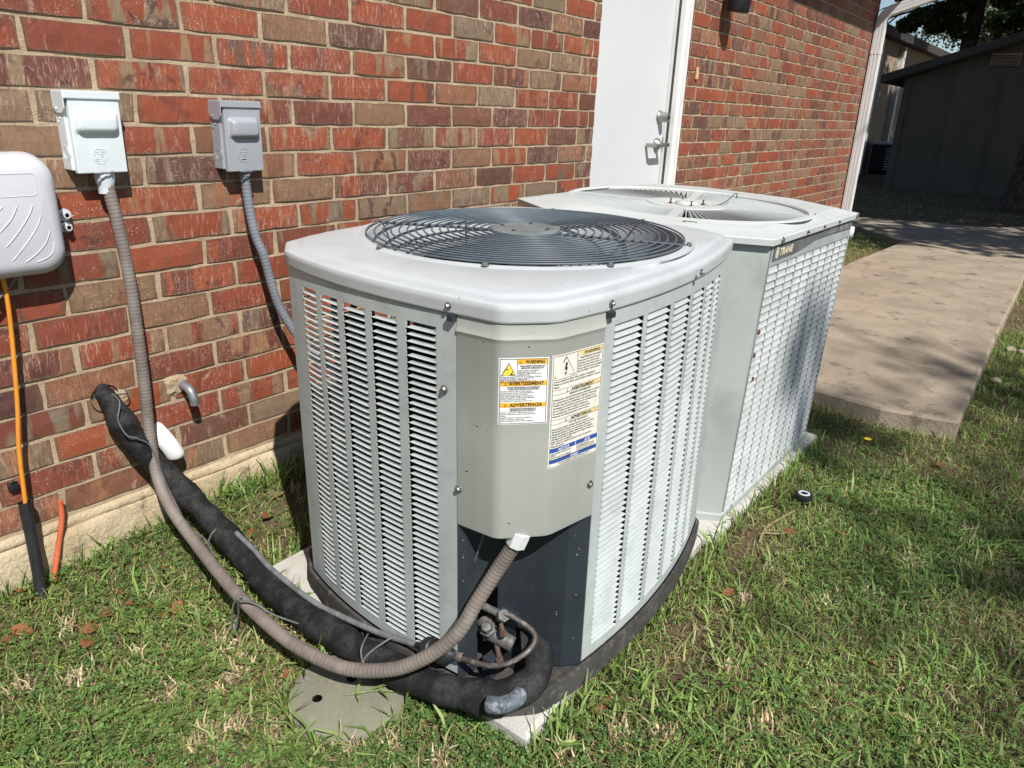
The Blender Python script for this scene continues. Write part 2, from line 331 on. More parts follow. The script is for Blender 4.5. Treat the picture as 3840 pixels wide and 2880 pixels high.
def leaf_mat(name, attr=True, col=None, trans=0.35, rough=0.55):
    N = NT(name)
    if attr:
        a = N.n('ShaderNodeAttribute'); a.attribute_name = 'Col'; cs = a.outputs['Color']
    else:
        r = N.n('ShaderNodeObjectInfo').outputs['Random']; tc = N.n('ShaderNodeTexCoord').outputs['Object']
        cs = N.mix(N.sstep(N.noise(tc, 60, 4), 0.4, 0.65), N.ramp(r, [(0, col), (1, tuple(x*0.5 for x in col))]), tuple(x*0.5 for x in col))
    N.l(cs, N.b.inputs['Base Color']); N.b.inputs['Roughness'].default_value = rough; N.b.inputs['Specular IOR Level'].default_value = 0.3
    if trans:
        tr = N.n('ShaderNodeBsdfTranslucent'); N.l(cs, tr.inputs[0]); mx = N.n('ShaderNodeMixShader'); mx.inputs[0].default_value = trans
        N.l(N.b.outputs[0], mx.inputs[1]); N.l(tr.outputs[0], mx.inputs[2]); N.l(mx.outputs[0], N.out.inputs[0])
    return N.m
M_GRASS = leaf_mat('grass_blade'); M_TREELEAF = leaf_mat('tree_leaf', trans=0.4); M_DEADLEAF = leaf_mat('dead_leaf', False, (0.36, 0.15, 0.065), 0.15)

# text meshes, made first while the scene is small
TXT = {}
def text(body, size, align='LEFT', bold=0.0, shear=0.0):
    key = (body, size, align, bold, shear)
    if key not in TXT:
        cu = bpy.data.curves.new('t', 'FONT'); cu.body = body; cu.size = size; cu.align_x = align; cu.offset = bold; cu.shear = shear; cu.resolution_u = 2
        o = bpy.data.objects.new('t', cu); C.objects.link(o)
        me = bpy.data.meshes.new_from_object(o.evaluated_get(bpy.context.evaluated_depsgraph_get()))
        TXT[key] = ([tuple(q.co) for q in me.vertices], [tuple(p_.vertices) for p_ in me.polygons])
        bpy.data.objects.remove(o); bpy.data.curves.remove(cu); bpy.data.meshes.remove(me)
    return TXT[key]

# ------------------------------------------------------------------ ground
def hfun(x, y):
    b = -0.152+0.006*np.sin(x*3.1+1)*np.sin(y*4.3)+0.004*np.sin(x*9.7)*np.cos(y*8.3+.5)
    b = b+0.055*np.exp(-((x-1.35)/0.45)**2-((y+0.02)/0.22)**2)          # soil heaped behind the first unit
    b = b+0.012*np.exp(-((y+0.0)/0.12)**2)
    b = b+0.05*np.clip((x-8)/6, 0, 1)
    return b
def ground_grid(x0, x1, y0, y1, st):
    xs = np.arange(x0, x1+st*.5, st); ys = np.arange(y0, y1+st*.5, st)
    X, Y = np.meshgrid(xs, ys); Z = hfun(X, Y)
    n, m = X.shape; V = np.stack([X, Y, Z], -1).reshape(-1, 3)
    I = np.arange(n*m).reshape(n, m); F = np.stack([I[:-1, :-1], I[:-1, 1:], I[1:, 1:], I[1:, :-1]], -1).reshape(-1, 4)
    return V, F
gm = MB()
V, F = ground_grid(-2, 16, -4, 0.1, 0.1); gm.add(V.tolist(), F.tolist())
# far sheet to the horizon, a little lower where the fine sheet lies
gm.add([(-150,-150,-.20),(150,-150,-.20),(150,150,-.20),(-150,150,-.20)], [(0,1,2,3)])
V, F = ground_grid(7.3, 42, 0.1, 6, 0.4); gm.add(V.tolist(), F.tolist())
V, F = ground_grid(16, 42, -4, 0.1, 0.5); gm.add(V.tolist(), F.tolist())
solo('ground', gm, M_SOIL, kind='structure', smooth=80)

# walkway: three slabs with joints
wk = MB()
WALK = [[(3.00,-1.07),(2.965,-1.30),(3.02,-1.555),(4.55,-1.515),(4.55,-.36),(3.05,-.38)],
        [(4.575,-1.515),(6.2,-1.49),(6.2,-.37),(4.575,-.36)],
        [(6.23,-1.49),(8.0,-1.42),(7.75,-.44),(6.23,-.37)],
        [(7.76,-.44),(8.02,-1.42),(8.7,-1.75),(12.0,-3.4),(12.3,-2.7),(9.6,-.9),(9.3,.36),(9.2,1.2),(8.3,1.2),(8.42,.13)]]
walk = thing('walkway', None, None, (3, -1, -.15)); walk['kind'] = 'structure'
for i, poly in enumerate(WALK):
    m = MB(); cx = sum(q[0] for q in poly)/len(poly); cy = sum(q[1] for q in poly)/len(poly)
    ins = [(x+(cx-x)*.012, y+(cy-y)*.02) for x, y in poly]
    m.rings([[(x, y, -.30) for x, y in poly], [(x, y, -.087) for x, y in poly], [(x, y, -.078+.0015*(i % 2)) for x, y in ins]], cap1=True)
    part(walk, 'slab', m, M_WALK)

# ------------------------------------------------------------------ the brick house
house = thing('brick_house', 'red brick house wall with white door and white downspout behind the two units', 'house', (3.5, 0, -.15))
CH = 0.0677; BH = 0.0583; BD = 0.0042
WTOP = 33
bwm = MB()      # the mortar body behind the bricks
def mortar_sheet(x0, x1, z0, z1, y):
    nx = int((x1-x0)/.05)+1; nz = int((z1-z0)/.05)+1
    vs_ = [(x0+(x1-x0)*i/nx, y+random.uniform(-.0006, .0006), z0+(z1-z0)*j/nz) for j in range(nz+1) for i in range(nx+1)]
    bwm.add(vs_, [(j*(nx+1)+i, j*(nx+1)+i+1, (j+1)*(nx+1)+i+1, (j+1)*(nx+1)+i) for j in range(nz) for i in range(nx)])
ZT = WTOP*CH
mortar_sheet(-.6, 2.863, -.012, ZT, BD); mortar_sheet(3.712, 7.13, -.012, ZT, BD)
bwm.box((-.6, .012, -.012), (2.858, .11, ZT)); bwm.box((3.717, .012, -.012), (7.12, .11, ZT))
bwm.box((2.85, .012, 1.96), (3.73, .11, ZT))
wall = part(house, 'brick_wall', bwm, M_MORTAR)
def brick_mesh(L, seed):
    rr = random.Random(seed); nx, nz = 5, 2; m = MB(); hl = L/2; hh = BH/2
    fr = []; uv = []
    for j in range(nz+1):
        for i in range(nx+1):
            x = -hl+L*i/nx; z = -hh+BH*j/nz; e = (i in (0, nx)) or (j in (0, nz)); y = rr.uniform(-.0007, .0007)
            if i in (0, nx): x += (1 if i == 0 else -1)*rr.uniform(-.0022, .0034)
            if j in (0, nz): z += (1 if j == 0 else -1)*rr.uniform(-.0014, .0018)
            if e: y += .0009
            if i in (0, nx) and j in (0, nz): y += .001
            fr.append((x, y, z)); uv.append((x, z))
    W = nx+1; fs = [(j*W+i, j*W+i+1, (j+1)*W+i+1, (j+1)*W+i) for j in range(nz) for i in range(nx)]
    bnd = [i for i in range(W)]+[j*W+nx for j in range(1, nz+1)]+[nz*W+i for i in range(nx-1, -1, -1)]+[j*W for j in range(nz-1, 0, -1)]
    b = len(fr)
    for k in bnd:
        x, y, z = fr[k]; fr.append((x*1.004, .0115, z*1.01)); uv.append((x*1.06, z*1.06))
    nb = len(bnd)
    for k in range(nb):
        fs.append((bnd[(k+1) % nb], bnd[k], b+k, b+(k+1) % nb))
    m.add(fr, fs, uv); return m
def make_variants(L, n): return [brick_mesh(L, 100*round(L*1000)+i) for i in range(n)]
VAR = {}
def variants(L):
    k = round(L, 3)
    if k not in VAR: VAR[k] = [(m, m.mesh('brick', M_BRICK)) for m in make_variants(L, 9 if L > .15 else 3)]
    return VAR[k]
bricks = []       # (cx, cz, L, skip)
JT = 0.0104
HOLES = [(0.735, .245, .03), (.928, .239, .028), (.862, .095, .03)]
def courses(x0, x1, per, phase, k0, k1):
    for k in range(k0, k1):
        z = k*CH+BH/2; p0 = phase[k % 2]
        n0 = math.floor((x0-p0)/per)
        e = p0+n0*per                       # right end of a brick
        while e < x1+per:
            a = max(e-per+JT, x0+.001); b = min(e, x1)
            if b-a > .03:
                bricks.append(((a+b)/2, z, b-a))
            e += per
courses(-.55, 2.862, .2125, (1.665, 1.748), 0, WTOP)
courses(3.714, 7.12, .190, (3.907, 3.828), 0, WTOP)
Ci = cam_o.matrix_world.inverted()
def persp(x, y, z):
    q = Ci @ Vector((x, y, z))
    if q.z > -.05: return None
    return (1920+2797.5*q.x/-q.z, 1440-2797.5*q.y/-q.z, -q.z)
def score(x, z, L):
    a = persp(x-L/2, 0, z); b = persp(x+L/2, 0, z)
    if not a or not b: return 0
    if b[0] < 0 or a[0] > 3840 or max(a[1], b[1]) < -20 or min(a[1], b[1]) > 2400: return 0
    # hidden behind the units
    if 1180 < a[0] < 2600 and a[1] > 1010: return 0
    if 2250 < a[0] < 3160 and a[1] > 790: return 0
    return abs(b[0]-a[0])*BH/a[2]*2797
cr_ = sorted(bricks, key=lambda q: -score(*q)); single = cr_[:300]; rest = cr_[300:]
# bricks cut away around the pipe sleeves
def cut(cx, cz, L):
    return False
for i, (cx, cz, L) in enumerate(single):
    Lq = round(L, 2) if L < .15 else round(L, 3)
    vr = variants(Lq); o = link('brick', random.choice(vr)[1], wall)
    o.location = (cx-3.5+random.uniform(-.001, .001), random.uniform(-.0012, .0010), cz+.15+random.uniform(-.0008, .0008))
    o.rotation_euler = (random.uniform(-.008, .008), random.uniform(-.004, .004)+(math.pi if random.random() < .5 else 0), 0)
jm = MB(); rn = []
for cx, cz, L in rest:
    vr = random.choice(variants(round(L, 2) if L < .15 else round(L, 3)))[0]
    jm.add([(x+cx, y, z+cz) for x, y, z in vr.v], vr.f, vr.uv); rn += [random.random()]*len(vr.v)
# returns at the right door reveal: brick ends looking towards the camera
for k in range(WTOP):
    L = .090; z = k*CH+BH/2
    vr = random.choice(variants(.09))[0]
    jm.add([(3.714+y-.0045, .046+x*.95, zz+z) for x, y, zz in vr.v], [tuple(reversed(f)) for f in vr.f], vr.uv); rn += [random.random()*.5+.45 if k % 3 else random.random()]*len(vr.v)
o = part(wall, 'bricks_beyond', jm, M_BRICK2); o['kind'] = 'stuff'
at = o.data.attributes.new('rnd', 'FLOAT', 'POINT'); at.data.foreach_set('value', rn)

# foundation with a mortar bed on top
fm = MB(); n = 60
prof = [(.004, -.012), (-.004, -.020), (-.006, -.032), (-.002, -.036), (-.010, -.040), (-.014, -.055), (-.015, -.10), (-.017, -.16), (-.018, -.30)]
for x0, x1 in ((-.6, 2.863), (3.712, 7.13)):
    rows = []
    for y, z in prof:
        rows.append([(x0+(x1-x0)*i/n, y+random.uniform(-.0022, .0022)-.003*math.sin(i*1.3)*(z < -.05), z+(random.uniform(-.002, .002) if -.05 < z < -.015 else 0)) for i in range(n+1)])
    fm.rings(list(reversed(rows)), close=False)
part(house, 'foundation', fm, M_FOUND, 50)
# mortar patches around the sleeves
def patch(cx, cz, rx, rz, seed):
    pm = MB(); rr = random.Random(seed); n = 14; vs_ = [(cx, -.004, cz)]; fs = []
    for ring, (s, y) in enumerate(((.6, -.0045), (1.0, .004))):
        for k in range(n):
            a = 2*math.pi*k/n; j = rr.uniform(.82, 1.12); vs_.append((cx+rx*s*math.cos(a)*j, y+rr.uniform(-.0015, .0015), cz+rz*s*math.sin(a)*j))
    for k in range(n):
        fs.append((0, 1+k, 1+(k+1) % n)); fs.append((1+k, 1+n+k, 1+n+(k+1) % n, 1+(k+1) % n))
    pm.add(vs_, [tuple(reversed(f)) for f in fs]); part(house, 'mortar_patch', pm, M_MORTAR)
patch(.915, .243, .040, .032, 1); patch(.765, .246, .036, .026, 2)

# door and frame, set back in the opening
DY = .075
dm = MB(); dm.cbox((2.80, DY, -.02), (3.655, DY+.045, 1.94), .003)
door = part(house, 'door', dm, M_WHITE)
m = MB(); m.lathe([(.0, -.052), (.019, -.052), (.021, -.046), (.026, -.012), (.031, -.008), (.033, 0)], (3.598, DY, .925), (0, 1, 0), 24)
part(door, 'deadbolt', m, M_NICKEL, 40)
m = MB(); m.lathe([(0, -.054), (.010, -.0535), (.010, -.051)], (3.598, DY, .925), (0, 1, 0), 16); part(door, 'keyhole', m, M_BLACKP, 40)
m = MB(); m.lathe([(.012, -.03), (.030, -.012), (.033, 0)], (3.59, DY, .795), (0, 1, 0), 24); m.tube([(3.59, DY-.005, .795), (3.59, DY-.065, .795)], .011, 14)
m.cbox((3.488, DY-.072, .786), (3.602, DY-.057, .806), .004)
m.cbox((3.472, DY-.066, .783), (3.492, DY-.005, .803), .004)
part(door, 'lever_handle', m, M_NICKEL, 40)
m = MB(); m.cbox((3.653, DY-.004, .76), (3.657, DY+.02, .83), .001); part(door, 'latch_plate', m, M_GALV)
fr = MB()
fr.cbox((3.660, .020, -.02), (3.710, .115, 1.98), .003); fr.cbox((3.690, .004, -.02), (3.7085, .022, 1.98), .002)
fr.cbox((2.80, .09+.04, 1.945), (3.66, .16, 1.99), .003); fr.cbox((2.80, .020, 1.945), (3.66, .115, 1.985), .003)
part(house, 'door_frame', fr, M_FRAME)
m = MB(); m.box((2.80, .03, -.30), (3.715, .2, -.025)); part(house, 'door_sill', m, M_FOUND)
m = MB(); m.tube([(3.664, .052, -.02), (3.664, .052, 1.94)], .008, 8); part(house, 'gap_shade_strip', m, M_TRIMD)  # dark strip added to draw the shade line in the door stop gap

# eave, gutter, roof and side return of the house
m = MB(); m.box((-3, -.36, 2.21), (7.35, .12, 2.24)); part(house, 'soffit', m, M_WHITE)
m = MB(); m.box((-3, -.385, 2.19), (7.36, -.362, 2.36)); part(house, 'fascia', m, M_DS)
m = MB(); m.rings([[(x, y, z) for y, z in ((-.388, 2.35), (-.388, 2.23), (-.44, 2.22), (-.50, 2.27), (-.505, 2.35), (-.495, 2.35), (-.49, 2.275), (-.44, 2.23), (-.395, 2.24), (-.395, 2.35))] for x in (-3, 7.36)], cap0=True, cap1=True)
part(house, 'gutter', m, M_DS)
m = MB(); m.rings([[(x, -.42, 2.362), (x, 3.4, 3.5), (x, 3.4, 3.55), (x, -.42, 2.40)] for x in (-3, 7.38)], cap0=True, cap1=True)
part(house, 'roof', m, M_ROOF)
m = MB(); m.box((7.0, .115, -.3), (7.128, 7, 2.3)); m.box((-.8, .2, -.3), (-.6, 6, 2.3)); part(house, 'side_wall', m, M_BEIGE)
# downspout: ribbed rectangular pipe with an elbow out to the gutter
def ds_section(w, d):
    pts = []
    for side in range(4):
        for i in range(12):
            t = i/12; rib = .0016 if (i % 4) in (1, 2) else 0
            x, y = [(-w+2*w*t, -d-rib), (w+rib, -d+2*d*t), (w-2*w*t, d+rib), (-w-rib, d-2*d*t)][side]
            pts.append((x, y))
    return pts
sec = ds_section(.030, .037)
def ds_ring(c, dirn):
    t = Vector(dirn).normalized(); ex = Vector((1, 0, 0)); ey = t.cross(ex).normalized()*-1
    return [Vector(c)+ex*x+ey*y for x, y in sec]
m = MB(); X = 7.075; Y0 = -.046
rings = [ds_ring((X, Y0, -.12), (0,0,1)), ds_ring((X, Y0, 1.66), (0,0,1))]
for k in range(7):
    a = math.radians(72)*k/6; R = .10
    rings.append(ds_ring((X, Y0-R+R*math.cos(a), 1.69+R*math.sin(a)), (0, -math.sin(a), math.cos(a))))
last = Vector(rings[-1][0]); dr = Vector((0, -math.sin(math.radians(72)), math.cos(math.radians(72))))
_l = rings[-1]; rings.extend([[Vector(q)+dr*.34 for q in _l], [Vector(q)+dr*.38+Vector((0, -.02, .04)) for q in _l], [Vector(q)+dr*.40+Vector((0, -.03, .36)) for q in _l]])
m.rings([[tuple(q) for q in r] for r in rings], cap0=True)
ds = part(house, 'downspout', m, M_DS, 35)
for z in (.12, 1.46):
    s2 = ds_section(.032, .039); mm = MB(); mm.rings([[(X+x, Y0+y, zz) for x, y in s2] for zz in (z, z+.035)]); part(ds, 'collar', mm, M_DS)

# ------------------------------------------------------------------ wall fittings
# black lamp hood at the top of the far wall
m = MB(); m.lathe([(.0, -.012), (.055, -.012), (.06, -.004), (.06, .10), (.05, .13), (0, .14)], (4.045, -.075, 1.455), (0, -.15, 1), 24)
wl = thing('wall_lamp', 'black cylindrical lamp high on the brick wall right of the door', 'lamp', (4.045, 0, 1.56))
part(wl, 'lamp_hood', m, M_BLACKP, 40)
m = MB(); m.lathe([(.045, .002), (.045, -.012), (.03, -.018)], (4.045, 0, 1.57), (0, -1, 0), 20); m.tube([(4.045, 0, 1.57), (4.045, -.06, 1.57)], .014, 10)
part(wl, 'mount', m, M_BLACKP, 40)
m = MB(); m.cbox((3.797, -.009, 1.112), (3.818, -.001, 1.168), .001); m.tube([(3.807, -.012, 1.160), (3.807, -.008, 1.160)], .003, 8); m.tube([(3.807, -.012, 1.120), (3.807, -.008, 1.120)], .003, 8)
solo('wooden_tab', m, M_WOODP, 'small pale wooden tab fixed to the brick right of the white door', 'wood tab', loc=(3.807, 0, 1.11))

def torus_path(c, r, e1, e2, n=24): return [Vector(c)+Vector(e1)*math.cos(2*math.pi*k/n)*r+Vector(e2)*math.sin(2*math.pi*k/n)*r for k in range(n+1)]
EX, EZ = (1, 0, 0), (0, 0, 1)
def disconnect(name, label, x0, x1, z0, z1, M, emb, bump, dep=.047):
    t = thing(name, label, 'electrical box', ((x0+x1)/2, 0, z0))
    m = MB(); m.cbox((x0, -dep+.012, z0+.004), (x1-.004, .004, z1-.004), .0015)
    body = part(t, 'body', m, M)
    m = MB(); m.cbox((x0+.006, -dep, z0-.002), (x1, -dep+.014, z1-.012), .002); cov = part(t, 'cover', m, M)
    m = MB(); m.cbox((x0-.003, -dep-.004, z1-.016), (x1+.002, .002, z1), .0018)
    m.add([(x0-.004, .0, z1-.004), (x0-.004, -dep-.003, z1-.004), (x0-.004, -dep-.003, z1-.034), (x0-.004, -dep+.008, z1-.044), (x0-.004, -.012, z1-.044), (x0-.004, 0, z1-.034),
           (x0-.002, .0, z1-.004), (x0-.002, -dep-.003, z1-.004), (x0-.002, -dep-.003, z1-.034), (x0-.002, -dep+.008, z1-.044), (x0-.002, -.012, z1-.044), (x0-.002, 0, z1-.034)],
          [(0,1,2,3,4,5), (11,10,9,8,7,6)]+[(i, 6+i, 6+(i+1) % 6, (i+1) % 6) for i in range(6)])
    part(t, 'hood', m, M)
    bx0, bx1, bz0, bz1, pr = bump     # pressed rounded bulge
    n = 10; rings = []
    def rrect(ins, y, rad):
        a0, a1, c0, c1 = bx0+ins, bx1-ins, bz0+ins, bz1-ins; out = []
        for cx, cz, st in ((a1-rad, c1-rad, 0), (a0+rad, c1-rad, 90), (a0+rad, c0+rad, 180), (a1-rad, c0+rad, 270)):
            for k in range(7):
                a = math.radians(st+15*k); out.append((cx+rad*math.cos(a), y, cz+rad*math.sin(a)))
        return out
    for ins, d in ((-.003, .0), (.0, .0008), (.0022, pr*.35), (.0045, pr*.75), (.0075, pr*.95), (.012, pr)): rings.append(rrect(ins, -dep-d, .009))
    m = MB(); m.rings([list(reversed(r)) for r in rings], cap1=True); part(cov, 'raised_bulge', m, M, 60)
    # knockout rings on the left side
    m = MB(); kc = (x0+.0005, -dep*.45, z0+.038)
    for r in (.015, .0115): m.tube(torus_path(kc, r, (0, 1, 0), EZ), .0011, 6, False)
    part(body, 'knockout_ring', m, M, 60)
    m = MB(); xm = (x0+x1)/2
    m.tube([(xm-.018, -dep-.003, z0-.001), (xm-.012, -dep-.006, z0-.002), (xm+.012, -dep-.006, z0-.002), (xm+.020, -dep-.003, z0)], .0022, 6)
    part(t, 'hasp', m, M_GALV, 60)
    m = MB()
    for q in ((x0-.005, -dep*.35, z1-.036), (x0-.001, -dep*.35, z1-.055), (x0-.001, -dep*.2, z1-.062)): m.lathe([(.0, -.0015), (.0022, -.001), (.0026, .001)], q, (1, 0, 0), 8)
    part(body, 'rivet', m, M, 60)
    emb(cov, -dep)
    return t
def emblem_script(cov, y):
    c = (.786, y, .812); m = MB(); r = .0155
    m.tube(torus_path(c, r, EX, EZ, 32), .0011, 6, False)
    def P(pts): m.tube([(c[0]+a*r, y-.0002, c[2]+b*r) for a, b in [(q.x, q.y) for q in crom([(a, b, 0) for a, b in pts], 5)]], .0009, 6)
    P([(-.05,.55),(-.22,.62),(-.30,.40),(-.12,.22),(.05,.40),(-.02,.10),(-.12,-.22),(-.30,-.42),(-.50,-.35),(-.45,-.12),(-.20,-.05)])       # looped first letter
    P([(.05,.40),(.20,.58),(.38,.52),(.40,.34),(.24,.26),(.14,.34)])
    P([(.10,.05),(.30,.18),(.48,.08),(.46,-.10),(.28,-.02),(.16,-.22),(.28,-.44),(.50,-.40),(.58,-.22),(.46,-.18)])                       # second letter
    for a0 in (25, 115, 205, 295): P([(.74*math.cos(math.radians(a0+k*14)), .74*math.sin(math.radians(a0+k*14))) for k in range(5)]+[(.62*math.cos(math.radians(a0+62)), .62*math.sin(math.radians(a0+62)))])
    part(cov, 'embossed_emblem', m, M_BOX1, 60)
def emblem_w(cov, y):
    c = (1.136, y, .806); m = MB(); r = .0160
    m.tube(torus_path(c, r, EX, EZ, 32), .0010, 6, False)
    def P(pts, w=.0011): m.tube([(c[0]+a*r, y-.0002, c[2]+b*r) for a, b in pts], w, 6)
    P([(-.50,.36),(-.22,-.28),(0,.30),(.22,-.28),(.50,.36)]); P([(-.40,-.55),(.40,-.55)], .0016)
    for a in (-.52, 0, .52): m.lathe([(0, -.0016), (.0014, -.0010), (.0018, 0)], (c[0]+a*r, y, c[2]+.50*r), (0, 1, 0), 10)
    part(cov, 'embossed_emblem', m, M_BOX2, 60)
boxA = disconnect('disconnect_box', 'pale grey disconnect box with looping script emblem, nearer of the two on the wall', .731, .842, .779, .942, M_BOX1, emblem_script, (.742, .833, .858, .900, .014))
boxB = disconnect('disconnect_box', 'darker grey disconnect box with W emblem and crown dots, farther along the wall', 1.084, 1.192, .769, .933, M_BOX2, emblem_w, (1.100, 1.183, .846, .893, .015))

# flexible conduits (ribbed)
def conduit(t, path, r, M, pitch=.0085, amp=.028):
    P = resample(crom(path, 8), pitch/4); rad = [r*(1+amp*math.sin(i*math.pi/2+.4)) for i in range(len(P))]
    m = MB(); m.tube(P, rad, 14); return part(t, 'tube', m, M, 70)
cA = thing('flexible_conduit', 'long dusty brown ribbed conduit sagging from the pale box to the front unit', 'conduit', (.802, -.03, -.06))
conduit(cA, [(.800,-.030,.752),(.806,-.040,.67),(.812,-.046,.544),(.811,-.050,.39),(.808,-.052,.262),(.803,-.055,.167),(.792,-.085,.055),(.779,-.16,-.002),(.768,-.28,-.046),(.735,-.454,-.055),
             (.717,-.596,-.062),(.712,-.723,-.066),(.728,-.842,-.062),(.764,-.93,-.042),(.796,-.993,0),(.828,-1.038,.055),(.860,-1.057,.115),(.887,-1.081,.18),(.896,-1.112,.245)], .0134, M_COND1)
m = MB(); m.lathe([(.019, 0), (.020, -.022), (.017, -.030), (.017, -.048)], (.799, -.027, .780), (0, 0, 1), 14); m.lathe([(.021, -.002), (.021, -.016)], (.799, -.027, .780), (0, 0, 1), 6, True)
part(cA, 'connector', m, M_BOX1, 40)
m = MB(); m.lathe([(.0155, -.010), (.0185, -.008), (.019, .012), (.019, .022)], (.897, -1.1135, .248), (.1, -.3, 1), 8, True); part(cA, 'elbow_nut', m, M_WHITEP, 30)
cB = thing('flexible_conduit', 'bluish grey ribbed conduit running from the darker box behind the front unit', 'conduit', (1.15, -.03, .2))
conduit(cB, [(1.148,-.026,.745),(1.150,-.030,.673),(1.157,-.038,.60),(1.168,-.05,.55),(1.185,-.055,.46),(1.205,-.062,.39),(1.246,-.09,.302),(1.30,-.16,.22),(1.36,-.25,.16),(1.40,-.36,.13)], .0116, M_COND2, .0095, .035)
m = MB(); m.lathe([(.0155, 0), (.0155, -.018), (.0135, -.020), (.0135, -.03)], (1.148, -.026, .772), (0, 0, 1), 6, True); part(cB, 'connector', m, M_COND2, 30)

# white utility box on the left edge
ub = thing('utility_box', 'white plastic utility box with curved grooves at the left edge of the wall', 'utility box', (.50, 0, .58))
def rrect2(x0, x1, z0, z1, rad, y, n=8):
    out = []
    for cx, cz, st in ((x1-rad, z1-rad, 0), (x0+rad, z1-rad, 90), (x0+rad, z0+rad, 180), (x1-rad, z0+rad, 270)):
        for k in range(n+1):
            a = math.radians(st+90*k/n); out.append((cx+rad*math.cos(a), y, cz+rad*math.sin(a)))
    return list(reversed(out))
bx = (.285, .690, .575, .822)
rg = []
for ins, y in ((.006, 0), (.004, -.012), (.0, -.014), (-.001, -.022), (.004, -.045), (.010, -.062), (.020, -.072), (.034, -.077)):
    rg.append(rrect2(bx[0]+ins, bx[1]-ins, bx[2]+ins, bx[3]-ins, max(.012, .052-ins*.6), y))
m = MB(); m.rings(rg, cap1=True); lidp = part(ub, 'lid', m, M_BOXW, 60)
m = MB()
for pts in ([(.56,.675),(.585,.70),(.60,.725)], [(.565,.645),(.592,.672),(.618,.705),(.628,.725)], [(.572,.617),(.602,.648),(.628,.680),(.640,.705)], [(.595,.612),(.620,.628),(.640,.648),(.652,.672)], [(.615,.610),(.640,.618),(.652,.632),(.655,.648)],
            [(.50,.62),(.53,.665),(.56,.71),(.575,.725)], [(.45,.62),(.48,.665),(.51,.71),(.525,.725)]):
    P = [(x, -.0775, z) for x, z in [(q.x, q.y) for q in crom([(a, b, 0) for a, b in pts], 5)]]; m.tube(P, [.0004]+[.0011]*(len(P)-2)+[.0004], 6)
m.tube(rrect2(.40, .640, .742, .785, .008, -.0772, 4)+[rrect2(.40, .640, .742, .785, .008, -.0772, 4)[0]], .0008, 6)
part(lidp, 'raised_rib', m, M_BOXW, 60)
m = MB(); tabz = (.690, .664)
for z, rr in ((.690, .013), (.664, .011)):
    m.cbox((.688, -.010, z-rr*.9), (.712, -.004, z+rr*.9), .002); m.lathe([(.0045, -.020), (.007, -.020), (.0075, -.009), (rr, -.0095), (rr*1.02, -.003)], (.712, 0, z), (0, 1, 0), 18)
tabp = part(ub, 'mounting_tab', m, M_BOXW, 50)
m = MB(); m.lathe([(0, -.0125), (.0042, -.012)], (.712, 0, .690), (0, 1, 0), 12); m.lathe([(0, -.0122), (.0042, -.012)], (.712, 0, .664), (0, 1, 0), 12); part(tabp, 'screw_hole', m, M_BLACKP)
oc = MB(); oc.tube(crom([(.562,-.030,.60),(.566,-.030,.555),(.561,-.031,.468),(.545,-.032,.314),(.529,-.034,.206),(.519,-.036,.079),(.516,-.037,.055)], 6), .0047, 10)
solo('orange_cable', oc, M_ORANGE, 'orange cable hanging from the white utility box into the black tube', 'cable', smooth=60, loc=(.54, -.03, .05))
bt = MB(); P = crom([(.517,-.036,.082),(.514,-.044,.0),(.508,-.058,-.09),(.498,-.075,-.175)], 4); bt.tube(P, .0125, 14, False); bt.tube(P, .0100, 14, False)
solo('black_tube', bt, M_BLACKP, 'black plastic tube rising from the grass around the orange cable', 'tube', smooth=60, loc=(.498, -.07, -.17))
rtb = MB(); rtb.tube(crom([(.594,-.016,.046),(.590,-.018,.0),(.568,-.024,-.07),(.545,-.035,-.13),(.535,-.045,-.175)], 4), .0062, 10)
solo('orange_tube', rtb, M_REDTUBE, 'thin red orange tube leaning on the foundation right of the black tube', 'tube', smooth=60, loc=(.535, -.045, -.17))
m = MB(); m.tube(crom([(.40,-.03,.50),(.50,-.035,.515),(.56,-.03,.545),(.60,-.025,.585)], 5), .0035, 8)
solo('grey_cable', m, M_CABLE, 'thin dark grey cable crossing the wall under the white utility box', 'cable', smooth=60, loc=(.5, -.03, .5))
m = MB(); m.cbox((.501, -.014, .104), (.521, 0, .122), .003); m.tube([(.504,-.010,.122),(.511,-.016,.128),(.518,-.010,.122)], .003, 6)
solo('cable_clip', m, M_BLACKP, 'small black cable clip nailed to the brick left of the orange cable', 'clip', loc=(.511, 0, .104))

# galvanised stub pipe and white vent cap, black foam sleeve hole
m = MB(); P = crom([(.928,.02,.240),(.928,-.012,.240),(.929,-.036,.233),(.931,-.047,.212),(.931,-.048,.196)], 6); m.tube(P, .0115, 14, False); m.tube(P, .0092, 14, False)
solo('stub_pipe', m, M_GALV, 'short galvanised elbow pipe poking out of the brick wall', 'pipe', smooth=60, loc=(.928, 0, .2))
m = MB(); m.tube(crom([(.846, .012, .140), (.852, -.012, .122), (.860, -.028, .100), (.868, -.034, .078), (.872, -.034, .066), (.873, -.034, .060)], 5), [.023]*16+[.0228, .0225, .022, .0213, .0204, .0192, .0175, .0152, .0115, .0035], 18, flat=.8)
solo('white_vent_cap', m, M_WHITEP, 'rounded white plastic cap on the wall behind the black foam pipe', 'cap', smooth=60, loc=(.86, 0, .08))
m = MB(); m.lathe([(.034, -.0045), (.030, .002), (0, .003)], (.735, 0, .258), (0, 1, 0), 18); o = part(house, 'pipe_hole', m, M_TRIMD)

